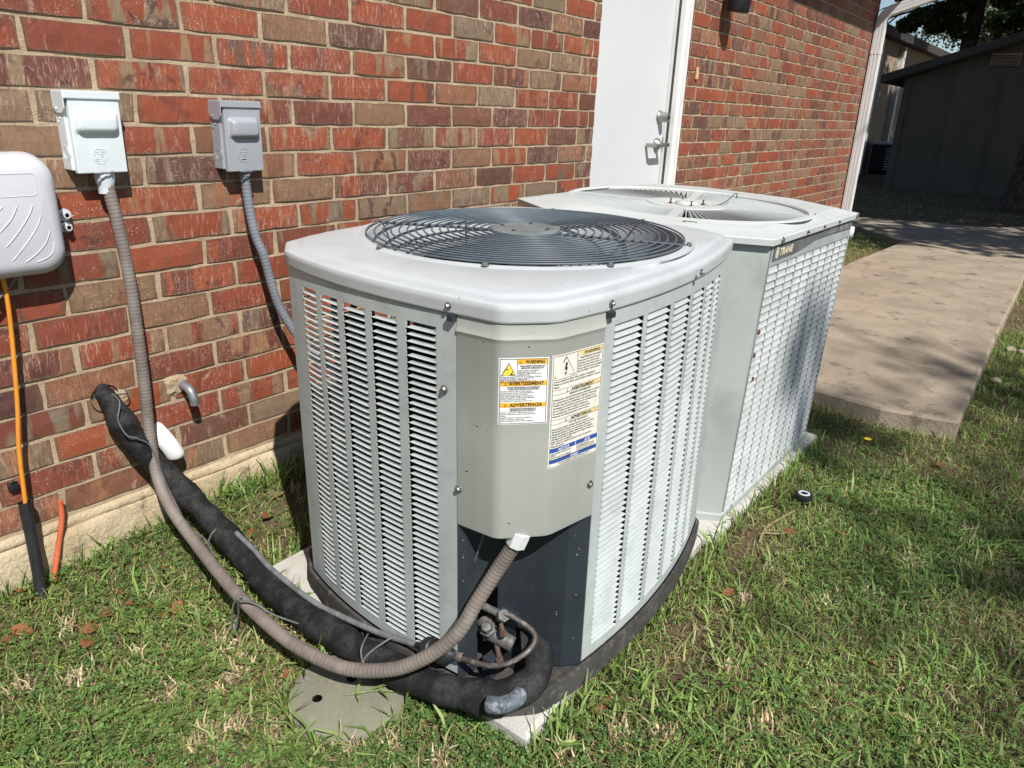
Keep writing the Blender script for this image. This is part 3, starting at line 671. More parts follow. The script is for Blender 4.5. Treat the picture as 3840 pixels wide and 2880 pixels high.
# ------------------------------------------------------------------ front condensing unit
UC = Vector((1.305, -.80)); UB = -.115
def bez(a, b, c, n): return [((1-t)**2*a[0]+2*t*(1-t)*b[0]+t*t*c[0], (1-t)**2*a[1]+2*t*(1-t)*b[1]+t*t*c[1]) for t in [i/n for i in range(n+1)]]
A_, B_, C_, D_ = (-.445, -.215), (-.439, -.297), (-.375, -.358), (-.268, -.379)
LEFT = bez(A_, (-.468, .05), (-.402, .262), 16)                     # near end first
FRONT = bez(D_, (.055, -.420), (.362, -.328), 16)                   # near end first
BACKL = [(-.402, .262), (-.352, .326), (-.27, .352)]
BACK = bez((-.27, .352), (.04, .395), (.33, .345), 10)
RIGHT = bez((.415, .24), (.437, 0), (.420, -.22), 10)
def fillet(poly, r, n=5):
    out = [poly[0]]
    for i in range(1, len(poly)-1):
        p0, p1, p2 = Vector(poly[i-1]), Vector(poly[i]), Vector(poly[i+1])
        a = p1+(p0-p1).normalized()*min(r, (p0-p1).length*.45); b = p1+(p2-p1).normalized()*min(r, (p2-p1).length*.45)
        out += bez(tuple(a), tuple(p1), tuple(b), n)
    out.append(poly[-1]); return out
OUT = list(reversed(LEFT))[:-1]+fillet([A_, B_, C_, D_], .016, 4)[:-1]+FRONT+[(.405, -.275)]+list(reversed(RIGHT))+[(.385, .30)]+list(reversed(BACK))[:-1]+[(-.27, .352), (-.352, .326)]
# OUT runs left face (far to near), control corner, front face, right, back
unit1 = thing('air_conditioning_unit', 'nearer air conditioning unit with dark wire fan grille and warning labels', 'air conditioner', (UC.x, UC.y, UB))
unit1.rotation_euler = (0, math.radians(-1.15), 0)
def w1(x, y, z): return (UC.x+x, UC.y+y, z)
def ring1(sc_, z, off=0): return [w1(x*sc_, y*sc_, z) for x, y in OUT]
def poly_r(th):
    """radius of the outline at polar angle th"""
    d = (math.cos(th), math.sin(th)); best = 9
    for i in range(len(OUT)):
        (x1, y1), (x2, y2) = OUT[i], OUT[(i+1) % len(OUT)]
        ex, ey = x2-x1, y2-y1; den = d[0]*ey-d[1]*ex
        if abs(den) < 1e-12: continue
        t = (x1*ey-y1*ex)/den; u = (x1*d[1]-y1*d[0])/den
        if t > 0 and -1e-9 <= u <= 1+1e-9: best = min(best, t)
    return best
FC = (.012, -.006); FR = .333                                          # fan opening
# cover: skirt, rolled edge, raised plateau, opening
ANG = sorted(set([round(math.atan2(y, x) % (2*math.pi), 5) for x, y in OUT]+[round(2*math.pi*k/96, 5) for k in range(96)]))
PR = [poly_r(a) for a in ANG]
def cring(off, z): return [w1((r+off)*math.cos(a), (r+off)*math.sin(a), z) for a, r in zip(ANG, PR)]
def circ(r, z, blend=0.0, off=0):
    out = []
    for a, pr in zip(ANG, PR):
        x, y = FC[0]+r*math.cos(a), FC[1]+r*math.sin(a)
        if blend: x = x*(1-blend)+(pr+off)*math.cos(a)*blend; y = y*(1-blend)+(pr+off)*math.sin(a)*blend
        out.append(w1(x, y, z))
    return out
cv = MB()
cv.rings([cring(.0005, .649), cring(.003, .6465), cring(.0045, .649), cring(.0046, .6505), cring(.0054, .6640), cring(.0055, .6660), cring(.0050, .6705), cring(.0034, .6738), cring(.0004, .6758), cring(-.005, .6770), cring(-.007, .6772),
          cring(-.018, .6785), cring(-.024, .6792), cring(-.030, .6832), cring(-.035, .6842), circ(FR+.024, .6890), circ(FR+.021, .6880), circ(FR+.016, .6885), circ(FR+.010, .6912),
          circ(FR+.003, .6912), circ(FR, .689), circ(FR-.002, .681), circ(FR-.003, .60), circ(FR+.01, .575)])
cover = part(unit1, 'top_cover', cv, M_COVER, 28)
mm = MB()
mm.tube([Vector(w1(*q)) for q in ((-.453, -.19, .6475), (-.4575, -.09, .6472))], .0016, 5); cov_sc = []
def hexscrew(mb, c, n, r=.0037):
    n = Vector(n).normalized(); mb.lathe([(r*1.7, -.0006), (r*1.65, .0012), (r, .0016)], c, n, 16); mb.lathe([(r, .001), (r, .0046), (r*.8, .0054), (0, .0054)], c, n, 6)
def normal_out(i, x, y): return Vector((x, y, 0)).normalized()
for i, (q, nn) in enumerate((((-.4505, -.203, .659), (-1, -.05, 0)), ((-.263, -.3850, .659), (-.1, -1, 0)), ((.033, -.4040, .664), (.02, -1, 0))  )):
    m = MB(); hexscrew(m, w1(*q), nn); part(cover, 'screw', m, M_SCREW, 40)
# fan grille: rings and eight rods
grille = MB(); zf = .6955
RR = [.080+i*(FR+.002-.080)/15 for i in range(16)]
ring_dip = lambda r: zf+.003*(1-(r/FR)**2)
gp = None
for i, r in enumerate(RR):
    m = MB(); n = 72
    m.tube([w1(FC[0]+r*math.cos(2*math.pi*k/n), FC[1]+r*math.sin(2*math.pi*k/n), ring_dip(r)) for k in range(n+1)], .0019, 6, False)
    if gp is None:
        hubm = MB(); hubm.lathe([(.075, -.004), (.075, .002), (.072, .004), (.050, .0045), (.048, .0035), (.045, .0045), (0, .005)], w1(FC[0], FC[1], ring_dip(.07)), (0, 0, 1), 40)
        gp = part(unit1, 'fan_grille', hubm, [M_HUB], 40)
    part(gp, 'wire_ring', m, M_WIRE, 80)
for q in (.4, 1.9, 3.3, 4.9):
    m = MB(); m.lathe([(.005, .0), (.004, .0025), (0, .003)], w1(FC[0]+.052*math.cos(q), FC[1]+.052*math.sin(q), ring_dip(.05)+.004), (0, 0, 1), 10); part(gp, 'hub_bolt', m, M_DARKSTEEL, 40)
ROD = [111.8, 164, 63.6, 205.2, 24.7, 341.9, 290.4, 242.4]
for a in ROD:
    a = math.radians(a); ca, sa = math.cos(a), math.sin(a); m = MB()
    m.tube([w1(FC[0]+r*ca, FC[1]+r*sa, ring_dip(r)-.0052) for r in (.05, .15, .25, FR-.005, FR+.015)], .0030, 8)
    rod = part(gp, 'radial_rod', m, M_WIRE, 60)
    m = MB(); c = w1(FC[0]+(FR+.012)*ca, FC[1]+(FR+.012)*sa, .6915); m.lathe([(.0075, 0), (.0075, .0015), (.0045, .002), (.0045, .0055), (0, .006)], c, (0, 0, 1), 8); part(rod, 'rod_bolt', m, M_SCREW, 40)
# fan and motor below the grille
m = MB()
for k in range(3):
    a0 = 2*math.pi*k/3+.4; grid = []
    for i in range(5):
        r = .07+i*.065; row = []
        for j in range(6):
            a = a0+(-.5+j/5)*(1.45-.12*i); row.append(w1(FC[0]+r*math.cos(a), FC[1]+r*math.sin(a), .60+(-.5+j/5)*.085*(1-.1*i)))
        grid.append(row)
    m.rings(grid, close=False)
fanp = part(unit1, 'fan_blades', m, M_BLADE, 60)
m = MB(); m.lathe([(0, .66), (.07, .66), (.075, .65), (.075, .52), (.06, .50), (0, .50)], w1(FC[0], FC[1], 0), (0, 0, 1), 28); part(unit1, 'fan_motor', m, M_DARKSTEEL, 40)

# louvered panels
def along(curve, s):
    n = len(curve)-1; f = min(max(s*n, 0), n-1e-6); i = int(f); t = f-i
    (x1, y1), (x2, y2) = curve[i], curve[i+1]; return (x1+(x2-x1)*t, y1+(y2-y1)*t)
def inward_at(curve, s):
    a, b = along(curve, max(0, s-.02)), along(curve, min(1, s+.02)); t = Vector((b[0]-a[0], b[1]-a[1])).normalized()
    nrm = Vector((-t.y, t.x)); mid = Vector(along(curve, s))
    return nrm if nrm.dot(mid) < 0 else -nrm
def louver_panel(root, name, curve, cols, z0, z1, zb, zt, rows, M, wf, di, ht, limit, kind_far='louvers_beyond', taper=True, MS=None):
    m = MB()
    def strip(s0, s1, a, b, th=.0012):
        n = max(2, int((s1-s0)*18)); ss = [s0+(s1-s0)*i/n for i in range(n+1)]
        pts = [along(curve, s) for s in ss]; inn = [inward_at(curve, s) for s in ss]
        m.sheet([wf(x, y, 0)[:2] for x, y in pts], a, b, th, [(q.x, q.y) for q in inn])
    strip(0, 1, zt, z1); strip(0, 1, z0, zb)
    edges = [0]+[q for c_ in cols for q in c_]+[1]
    for i in range(0, len(edges), 2): strip(edges[i], edges[i+1], zb, zt)
    # folded side returns
    for s in (0.0, 1.0):
        x, y = along(curve, s); q = inward_at(curve, s); x2, y2 = x+q.x*.02, y+q.y*.02
        a = wf(x, y, 0); b = wf(x2, y2, 0); m.add([(a[0], a[1], z0), (b[0], b[1], z0), (b[0], b[1], z1), (a[0], a[1], z1)], [(0, 1, 2, 3)])
    pan = part(root, name, m, MS or M)
    pitch = (zt-zb)/rows; cnt = 0; far = MB(); r0 = ROOT[root.name]
    for s0, s1 in cols:
        L = MB(); st = [(0.0, 0.0), (.05, .55), (.13, 1.0), (.55, 1.0), (1.0, 1.0)] if taper else [(0.0, 1.0), (.5, 1.0), (1.0, 1.0)]; prof_o, prof_i = [], []
        for t, k in st:
            s = s0+(s1-s0)*t; x, y = along(curve, s); q = inward_at(curve, s)
            hz = ht*k+(pitch*.92)*(1-k)
            pts = [(.0006, 0.0), (-.0014, .0009), (.0004+di*k*.40, hz*.45), (di*k, hz)]
            back = .17*(s1-s0) if (taper and t == 1.0) else 0.0; po, pi_ = [], []
            for d, h in pts:
                xx, yy = along(curve, s-back*(h/max(hz, 1e-6))) if back else (x, y)
                po.append(wf(xx+q.x*d, yy+q.y*d, h)); pi_.append(wf(xx+q.x*(d+.0010), yy+q.y*(d+.0010), h))
            prof_o.append(po); prof_i.append(pi_)
        L.rings(prof_o, close=False); L.rings(prof_i, close=False)
        me = None
        for r in range(rows):
            z = zb+r*pitch
            if cnt < limit:
                if me is None: me = L.mesh('louver', M, (r0.x, r0.y, 0))
                o = link('louver', me, pan); o.location = (random.uniform(-.0003, .0003), random.uniform(-.0003, .0003), z-r0.z+random.uniform(-.0005, .0005)); cnt += 1
            else: far.add([(x, y, zz+z) for x, y, zz in L.v], L.f)
    if far.v: o = part(pan, kind_far, far, M); o['kind'] = 'stuff'
    return pan
def s_of(curve, f, val):
    best = min((abs(along(curve, i/400)[f]-val), i/400) for i in range(401)); return best[1]
yl = [((-.974, -.908)), (-.888, -.825), (-.808, -.746), (-.729, -.672), (-.655, -.602)]
colsL = [(s_of(LEFT, 1, a+.80), s_of(LEFT, 1, b+.80)) for a, b in yl]
lp = louver_panel(unit1, 'louver_panel', LEFT, colsL, -.058, .6445, -.034, .618, 53, M_LOUV, w1, .0026, .0057, 300)
tag(lp, 'louvered panel facing the camera, left of the control box')
colsF = []
for a, b in ((1.063, 1.150), (1.163, 1.248), (1.263, 1.340), (1.355, 1.422), (1.436, 1.492), (1.506, 1.556)):
    # measured on a flat plane; walk them out on the bulging face
    colsF.append((s_of(FRONT, 0, a-1.305), s_of(FRONT, 0, b-1.305)))
fp = louver_panel(unit1, 'louver_panel', FRONT, colsF, -.058, .6445, -.034, .618, 53, M_LOUV, w1, .0042, .0103, 35)
tag(fp, 'sunlit louvered panel facing the lawn, right of the control box')
m = MB()
def simple_side(pts):
    for i in range(len(pts)-1):
        (x1, y1), (x2, y2) = pts[i], pts[i+1]; L_ = math.hypot(x2-x1, y2-y1)
        m.add([w1(x1, y1, -.058), w1(x2, y2, -.058), w1(x2, y2, -.03), w1(x1, y1, -.03)], [(0, 1, 2, 3)])
        m.add([w1(x1, y1, .60), w1(x2, y2, .60), w1(x2, y2, .645), w1(x1, y1, .645)], [(0, 1, 2, 3)])
        m.add([w1(x1, y1, -.058), w1(x1+(x2-x1)*.3, y1+(y2-y1)*.3, -.058), w1(x1+(x2-x1)*.3, y1+(y2-y1)*.3, .645), w1(x1, y1, .645)], [(0, 1, 2, 3)])
simple_side([(.362, -.328), (.405, -.275)]+list(reversed(RIGHT))+[(.385, .30)]+list(reversed(BACK)))
m.add([w1(-.402, .262, -.058), w1(-.39, .278, -.058), w1(-.39, .278, .645), w1(-.402, .262, .645)], [(0, 1, 2, 3)])
m.add([w1(-.362, .314, -.058), w1(-.33, .336, -.058), w1(-.33, .336, .645), w1(-.362, .314, .645)], [(0, 1, 2, 3)])
part(unit1, 'rear_panel', m, M_LOUV)
# coil behind the louvers: finned slab following the outline, open near the far left corner
m = MB(); ci = [(x*.945, y*.94) for x, y in [q for q in reversed(LEFT) if q[1] < .10]+[A_]]
fr_ = [(x*.95, y*.935) for x, y in FRONT]+[(.385, -.25), (.40, 0), (.39, .22), (.30, .30), (.0, .325)]
for pl in (ci, fr_):
    n = len(pl); inn = [(-x*.06, -y*.06) for x, y in pl]
    m.sheet([w1(x, y, 0)[:2] for x, y in pl], -.05, .585, 1.0, inn)
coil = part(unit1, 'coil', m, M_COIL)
m = MB(); m.prism([w1(x*.97, y*.97, 0)[:2] for x, y in OUT], -.074, -.070); part(unit1, 'base_floor', m, M_PAN)
# control box over the chamfered corner, with rolled top bead
def fillet(poly, r, n=5):
    out = [poly[0]]
    for i in range(1, len(poly)-1):
        p0, p1, p2 = Vector(poly[i-1]), Vector(poly[i]), Vector(poly[i+1])
        a = p1+(p0-p1).normalized()*min(r, (p0-p1).length*.45); b = p1+(p2-p1).normalized()*min(r, (p2-p1).length*.45)
        out += bez(tuple(a), tuple(p1), tuple(b), n)
    out.append(poly[-1]); return out
CB = fillet([(-.4452, -.2165), (-.4392, -.297), (-.375, -.3582), (-.2695, -.3792)], .012)
def cb_norm(i):
    a, b = Vector(CB[max(0, i-1)]), Vector(CB[min(len(CB)-1, i+1)]); t = (b-a).normalized(); nn = Vector((t.y, -t.x)); 
    return nn if nn.dot(Vector(CB[i])) > 0 else -nn
CBN = [cb_norm(i) for i in range(len(CB))]
def cbring(off, z): return [w1(x+q.x*off, y+q.y*off, z) for (x, y), q in zip(CB, CBN)]
m = MB(); m.rings([cbring(-.004, .270), cbring(0, .2705), cbring(.0008, .274), cbring(.0005, .45), cbring(.0005, .612), cbring(.0022, .617), cbring(.0036, .621), cbring(.0022, .625), cbring(.0005, .629), cbring(0, .648)], close=False)
bot = cbring(-.004, .270); m.add(bot+[w1(-.30, -.22, .270)], [(i+1, i, len(bot)) for i in range(len(bot)-1)])
ctrl = part(unit1, 'control_box_cover', m, M_CTRL, 35)
for q, nn in (((-.4495, -.192, .517), (-1, -.1, 0)), ((-.4456, -.219, .34), (-1, 0, 0)), ((-.281, -.378, .337), (-.2, -1, 0))):
    m = MB(); hexscrew(m, w1(*q), nn, .0042); part(ctrl, 'screw', m, M_SCREW, 40)
for q in ((-.4485, -.209, .640), (-.262, -.3835, .640)):
    m = MB(); m.cbox(tuple(Vector(w1(*q))-Vector((.007, .007, .004))), tuple(Vector(w1(*q))+Vector((.006, .006, .006))), .001); part(ctrl, 'corner_clip', m, M_DARKSTEEL)
# dark service recess below the control box
I_ = (-.355, -.238)
m = MB()
lw = [(-.4445, -.2155), (-.432, -.226), I_]; rw = [I_, (-.322, -.300), (-.298, -.352), (-.2685, -.378)]
# left wall with the oval valve opening left out
def wquad(p0, p1, z0, z1): m.add([w1(*p0, z0), w1(*p1, z0), w1(*p1, z1), w1(*p0, z1)], [(0, 1, 2, 3)])
def lerp2(p0, p1, t): return (p0[0]+(p1[0]-p0[0])*t, p0[1]+(p1[1]-p0[1])*t)
wquad(lw[0], lw[1], -.066, .275); 
wquad(lw[1], lerp2(lw[1], lw[2], .35), -.066, .275); wquad(lerp2(lw[1], lw[2], .35), lw[2], .10, .275); wquad(lerp2(lw[1], lw[2], .35), lw[2], -.066, -.045)
for i in range(3): wquad(rw[i], rw[i+1], -.066, .275)
svc = part(unit1, 'service_panel', m, M_DARKSTEEL)
m = MB()
for q in ((-.437, -.2215, .235), (-.437, -.2215, .15), (-.437, -.2215, .04), (-.437, -.2215, -.02)): m.lathe([(.0028, 0), (.0022, .0015), (0, .002)], w1(*q), (-.6, -.8, 0), 8)
for q in ((-.283, -.366, .20), (-.283, -.366, .10), (-.283, -.366, .0)): m.lathe([(.0028, 0), (.0022, .0015), (0, .002)], w1(*q), (-.7, -.6, 0), 8)
part(svc, 'rivet', m, M_SCREW, 40)
# base pan with a rolled rim
m = MB(); m.rings([ring1(1.012, -.114), ring1(1.022, -.112), ring1(1.026, -.066), ring1(1.021, -.060), ring1(1.006, -.0605), ring1(1.003, -.068), ring1(.99, -.0705), ring1(.80, -.0705)])
part(unit1, 'base_pan', m, M_PAN, 40)
# service valves
vb = MB(); vb.tube([w1(-.375, -.222, .026), w1(-.385, -.245, .016), w1(-.372, -.290, .002)], [.017, .0175, .0145], 16); vb.tube([w1(-.383, -.243, .016), w1(-.405, -.253, .044)], .0115, 12)
valve = part(unit1, 'suction_valve', vb, M_BRASS, 50)
m = MB(); a = Vector(w1(-.398, -.250, .034)); d = Vector((-.022, -.010, .028)).normalized(); m.lathe([(.016, 0), (.016, .010), (.012, .012), (.0115, .020), (.009, .024), (0, .0245)], a, d, 6); part(valve, 'hex_cap', m, M_BRASS, 30)
m = MB(); a = Vector(w1(-.388, -.262, .002)); m.tube([a, a+Vector((-.006, -.012, -.022))], .005, 8); m.lathe([(.0078, 0), (.0078, .014), (.006, .016), (0, .016)], a+Vector((-.006, -.012, -.020)), (-.1, -.3, -1), 6); part(valve, 'port_cap', m, M_CAP, 30)
m = MB(); m.tube([w1(-.388, -.215, .070), w1(-.378, -.262, .062)], .0072, 10); a = Vector(w1(-.378, -.268, .060)); m.lathe([(.0125, -.010), (.0135, .004), (.012, .010), (0, .0105)], a, (-.3, -.6, .7), 6)
v2 = part(unit1, 'liquid_valve', m, M_BRASS, 35)
m = MB(); a = Vector(w1(-.388, -.272, .052)); m.tube([a, a+Vector((-.004, -.008, -.010))], .0042, 8); m.lathe([(.0072, 0), (.0072, .012), (.0055, .014), (0, .014)], a+Vector((-.004, -.008, -.007)), (-.1, -.3, -1), 6); part(v2, 'port_cap', m, M_CAP, 30)
m = MB(); a = Vector(w1(-.401, -.262, -.05)); m.cbox(tuple(a-Vector((.014, .010, .014))), tuple(a+Vector((.020, .012, .030))), .0015); m.box(w1(-.36, -.285, -.068), w1(-.345, -.245, .055)); part(unit1, 'valve_bracket', m, M_DARKSTEEL)

# warning labels, bent round the control box
CL = [0.0]
for i in range(1, len(CB)): CL.append(CL[-1]+math.dist(CB[i], CB[i-1]))
def cb_at(s, off):
    s = min(max(s, 0), CL[-1]-1e-6); i = max(j for j in range(len(CL)-1) if CL[j] <= s); t = (s-CL[i])/(CL[i+1]-CL[i])
    x = CB[i][0]+(CB[i+1][0]-CB[i][0])*t; y = CB[i][1]+(CB[i+1][1]-CB[i][1])*t; q = CBN[i].lerp(CBN[i+1], t)
    return x+q.x*off, y+q.y*off
class Label:
    def __init__(s, root, name, s0, s1, z0, z1, base):
        s.s0, s.s1, s.z0, s.z1, s.W, s.H = s0, s1, z0, z1, s1-s0, z1-z0
        m = MB(); s.rect(m, 0, 0, s.W, s.H, .0008); s.o = part(root, name, m, base)
        s.ink = {}
    def P(s, x, y, off):
        a, b = cb_at(s.s0+x, off); return w1(a, b, s.z0+y)
    def rect(s, m, x0, y0, x1, y1, off):
        n = max(1, int((x1-x0)/.004)); vs_ = [s.P(x0+(x1-x0)*i/n, y, off) for y in (y0, y1) for i in range(n+1)]
        m.add(vs_, [(i, i+1, n+2+i, n+1+i) for i in range(n)])
    def fill(s, mt, x0, y0, x1, y1, off=.0012): s.rect(s.ink.setdefault(mt.name, (mt, MB()))[1], x0, y0, x1, y1, off)
    def poly(s, mt, pts, off=.0015):
        s.ink.setdefault(mt.name, (mt, MB()))[1].add([s.P(x, y, off) for x, y in pts], [tuple(range(len(pts)))])
    def line(s, mt, x0, y0, x1, y1, w): s.fill(mt, x0, min(y0, y1)-(w/2 if y0 == y1 else 0), x1+(w if x0 == x1 else 0), max(y0, y1)+(w/2 if y0 == y1 else 0), .0014)
    def text(s, mt, body, x, y, size, align='LEFT', bold=0.0, maxw=None, off=.0017, shear=0.0):
        vs_, fs = text(body, size, align, bold, shear)
        k = 1.0
        if maxw:
            w = max(q[0] for q in vs_)-min(q[0] for q in vs_); k = min(1.0, maxw/max(w, 1e-6))
        s.ink.setdefault(mt.name, (mt, MB()))[1].add([s.P(x+q[0]*k, y+q[1], off) for q in vs_], fs)
    def done(s):
        for mt, m in s.ink.values(): part(s.o, 'print', m, mt)
sB = CL[-1]
def s_at(px, py):
    return min((math.dist(CB_pt, (px, py)), s) for s, CB_pt in [(sB*i/600, cb_at(sB*i/600, 0)) for i in range(601)])[1]
# first label (bright amber)
a0 = s_at(.862+.009-1.305, -1.093+.80); a1 = s_at(.917+.009-1.305, -1.146+.80)
L1 = Label(ctrl, 'warning_label', a0, a1, .4805, .592, M_LBLW); W, H = L1.W, L1.H
tag(L1.o, 'bright amber and white warning label')
def amber(y, body, x0=.003): 
    L1.fill(M_YEL, x0, y, W-.003, y+.0078); L1.text(M_INK, body, (x0+W-.003)/2+.0045, y+.0014, .0078, 'CENTER', .00022, W-x0-.020)
    tx = x0+.0055 if x0 < .02 else x0+.0025
    L1.poly(M_INK, [(tx, y+.0014), (tx+.005, y+.0014), (tx+.0025, y+.0064)]); L1.poly(M_YEL, [(tx+.001, y+.002), (tx+.004, y+.002), (tx+.0025, y+.005)], .0018)
for x0, y0, x1, y1 in ((.002, .002, W-.002, .002), (.002, H-.002, W-.002, H-.002)): L1.line(M_INK, x0, y0, x1, y1, .0007)
for x in (.002, W-.0027): L1.line(M_INK, x, .002, x, H-.002, .0007)
amber(H-.0105, 'WARNING', .0285); amber(.0655, 'AVERTISSEMENT'); amber(.0295, 'ADVERTENCIA')
L1.line(M_INK, .0285, H-.031, .0285, H-.002, .0006); L1.line(M_INK, .002, H-.031, .0285, H-.031, .0006)
L1.poly(M_INK, [(.004, H-.029), (.0265, H-.029), (.0153, H-.0075)]); L1.poly(M_YELT, [(.0056, H-.0281), (.0249, H-.0281), (.0153, H-.0097)], .0018)
L1.poly(M_INK, [(.017, H-.027), (.0225, H-.027), (.0195, H-.0235)], .0021); L1.poly(M_INK, [(.0205, H-.0225), (.022, H-.0235), (.021, H-.021)], .0021)
for k in range(9):
    a = math.radians(60+k*14); x, y = .0125+.004*math.cos(a), H-.0225+.004*math.sin(a); L1.poly(M_INK, [(x, y), (x+.0009, y+.0002), (x+.0005*math.cos(a)*4, y+.0028*math.sin(a))], .0021)
def para(L, mt, lines, x, y, size, lead, maxw, bold=0.00005):
    for ln in lines: L.text(mt, ln, x, y, size, 'LEFT', bold, maxw); y -= lead
    return y
L1.text(M_INK, 'PRESSURIZED REFRIGERANT!', .030+(W-.033)/2, H-.0145, .0031, 'CENTER', .00008, W-.036); L1.text(M_INK, 'IMPROPER REFRIGERANT!', .030+(W-.033)/2, H-.0178, .0031, 'CENTER', .00008, W-.036)
para(L1, M_INK, ['System contains oil and refrigerant', 'under high pressure. Recover', 'refrigerant to relieve pressure before', 'opening the system.', 'Do not use non-approved refrigerants'], .030, H-.0212, .0024, .0025, W-.034)
para(L1, M_INK, ['or refrigerant substitutes or services not approved. See', 'outdoor unit nameplate for refrigerant type.', 'Failure to follow the above could result in death or serious', 'injury or equipment damage.'], .0035, H-.0338, .0023, .0022, W-.008)
L1.text(M_INK, 'FLUIDE FRIGORIGENE SOUS PRESSION!', W/2, .0622, .0030, 'CENTER', .00008, W-.016); L1.text(M_INK, 'FLUIDE FRIGORIGENE INAPPROPRIE!', W/2, .0592, .0030, 'CENTER', .00008, W-.016)
para(L1, M_INK, ['Le systeme contient de l\'huile et du fluide frigorigene', 'sous haute pression. Recuperer le fluide frigorigene pour', 'relacher la pression avant d\'ouvrir le systeme.', 'Ne pas utiliser de fluides frigorigenes non autorises, de', 'produits de substitution. Consulter la plaque signaletique', 'de l\'unite exterieure pour le type de fluide.', 'Un manquement aux consignes peut entrainer la mort.'], .0035, .0563, .0023, .00275, W-.008)
L1.text(M_INK, 'REFRIGERANTE PRESURIZADO!', W/2, .0262, .0030, 'CENTER', .00008, W-.02); L1.text(M_INK, 'REFRIGERANTE INCORRECTO!', W/2, .0232, .0030, 'CENTER', .00008, W-.02)
para(L1, M_INK, ['El sistema contiene aceite y refrigerante bajo alta presion.', 'Recupere el refrigerante para aliviar la presion antes de abrir', 'el sistema.', 'No utilice refrigerantes o substitutos de refrigerante o', 'servicios no aprobados. Consulte la placa', 'exterior de la unidad para obtener el tipo de refrigerante.'], .0035, .0203, .0023, .0029, W-.008)
L1.done()
# second label (faded)
b0 = a1+.0048; b1 = s_at(1.029+.009-1.305, -1.1755+.80)
L2 = Label(ctrl, 'warning_label', b0, b1, .3975, .5935, M_LBLC); W, H = L2.W, L2.H
tag(L2.o, 'taller faded warning label with blue bands')
for y in (.002, H-.002): L2.line(M_INK, .002, y, W-.002, y, .0006)
for x in (.002, W-.0026): L2.line(M_INK, x, .002, x, H-.002, .0006)
hx = W*.46
L2.fill(M_YELF, hx, H-.0105, W-.003, H-.0025); L2.text(M_INK, 'WARNING', (hx+W)/2+.003, H-.0092, .0076, 'CENTER', .00015, W-hx-.014)
L2.line(M_INK, hx, H-.041, hx, H-.002, .0005); L2.line(M_INK, .002, H-.041, hx, H-.041, .0005)
def tri(L, x0, x1, y0, y1, w):
    xm = (x0+x1)/2
    L.poly(M_INK, [(x0, y0), (x1, y0), (xm, y1)], .0014); L.poly(M_LBLC, [(x0+w*1.6, y0+w), (x1-w*1.6, y0+w), (xm, y1-w*2)], .0018)
tri(L2, .004, hx-.003, H-.0385, H-.0045, .0013)
bx_, by_ = hx*.5+.001, H-.0375
L2.poly(M_INK, [(bx_-.0015, by_+.0225), (bx_+.003, by_+.0225), (bx_+.0008, by_+.014), (bx_+.0034, by_+.014), (bx_-.0005, by_+.004), (bx_+.0006, by_+.011), (bx_-.0032, by_+.011)], .0021)
L2.poly(M_INK, [(bx_-.0028, by_+.0065), (bx_+.0016, by_+.0065), (bx_-.0007, by_+.0015)], .0021)
L2.text(M_INK, 'HAZARDOUS VOLTAGE!', (hx+W)/2, H-.0152, .0044, 'CENTER', .00005, W-hx-.006)
y = para(L2, M_INK, ['Disconnect all electric power', 'including remote disconnects', 'before servicing. Ensure that all', 'motor capacitors have discharged', 'stored voltage. Control panel'], hx+.0015, H-.0198, .0042, .0044, W-hx-.005)
y = para(L2, M_INK, ['cover must be in place when system is operated.', 'Failure to do the above could result in death or serious', 'injury.'], .004, H-.0455, .0046, .0048, W-.009)
def faded(L, y, body):
    L.line(M_INK, .002, y+.0078, W-.002, y+.0078, .0004); L.fill(M_YELF, W*.55, y, W-.003, y+.0074); L.line(M_INK, .002, y, W-.002, y, .0004)
    L.text(M_INK, body, W*.60, y+.0012, .0072, 'CENTER', .00015, W*.52); tri(L, W*.27, W*.315, y+.0012, y+.0064, .0006)
faded(L2, H-.0665, 'AVERTISSEMENT'); L2.text(M_INK, 'TENSION DANGEREUSE!', W*.55, H-.0716, .0046, 'CENTER', .00005, W*.6)
para(L2, M_INK, ['Debrancher toutes les alimentations electriques, y compris', 'les sectionneurs a distance avant d\'effectuer l\'entretien.', 'Verifier que tous les condensateurs des moteurs sont', 'decharges. Le couvercle du panneau de commande doit', 'etre en place lorsque le systeme fonctionne.', 'Un manquement a la procedure ci-dessus peut', 'entrainer des blessures graves, voire la mort.'], .004, H-.0767, .0044, .0047, W-.009)
faded(L2, H-.1175, 'ADVERTENCIA'); L2.text(M_INK, 'VOLTAJE PELIGROSO!', W*.55, H-.1226, .0046, 'CENTER', .00005, W*.6)
para(L2, M_INK, ['Desconecte toda la energia electrica, incluso las', 'desconexiones remotas antes de proceder al servicio.', 'Asegurese de que todos los capacitores del motor', 'hayan descargado el voltaje almacenado. La cubierta', 'del panel de control debe estar en su lugar cuando se', 'haga funcionar el sistema.', 'No realizar lo anterior puede provocar la muerte o', 'lesiones graves.'], .004, H-.1276, .0044, .0043, W-.009)
yb = .0282
L2.fill(M_BLUE, .0025, yb, W*.515, yb+.0078); L2.fill(M_BLUE, W*.53, yb, W-.0025, yb+.0078); L2.text(M_INKW, 'NOTICE', W*.27, yb+.0014, .0070, 'CENTER', .00012, None, .0017, .2); L2.text(M_INKW, 'AVIS', W*.76, yb+.0014, .0070, 'CENTER', .00012, None, .0017, .2)
para(L2, M_INK, ['USE COPPER CONDUCTORS', 'ONLY!', 'Unit terminals are not designed', 'to accept other types of conductors.'], .004, yb-.0036, .0034, .0033, W*.46)
para(L2, M_INK, ['N\'UTILISER QUE DES', 'CONDUCTEURS EN CUIVRE!', 'Les bornes de l\'unite ne sont pas', 'concues pour d\'autres types.'], W*.54, yb-.0036, .0034, .0033, W*.43)
yb = .0086
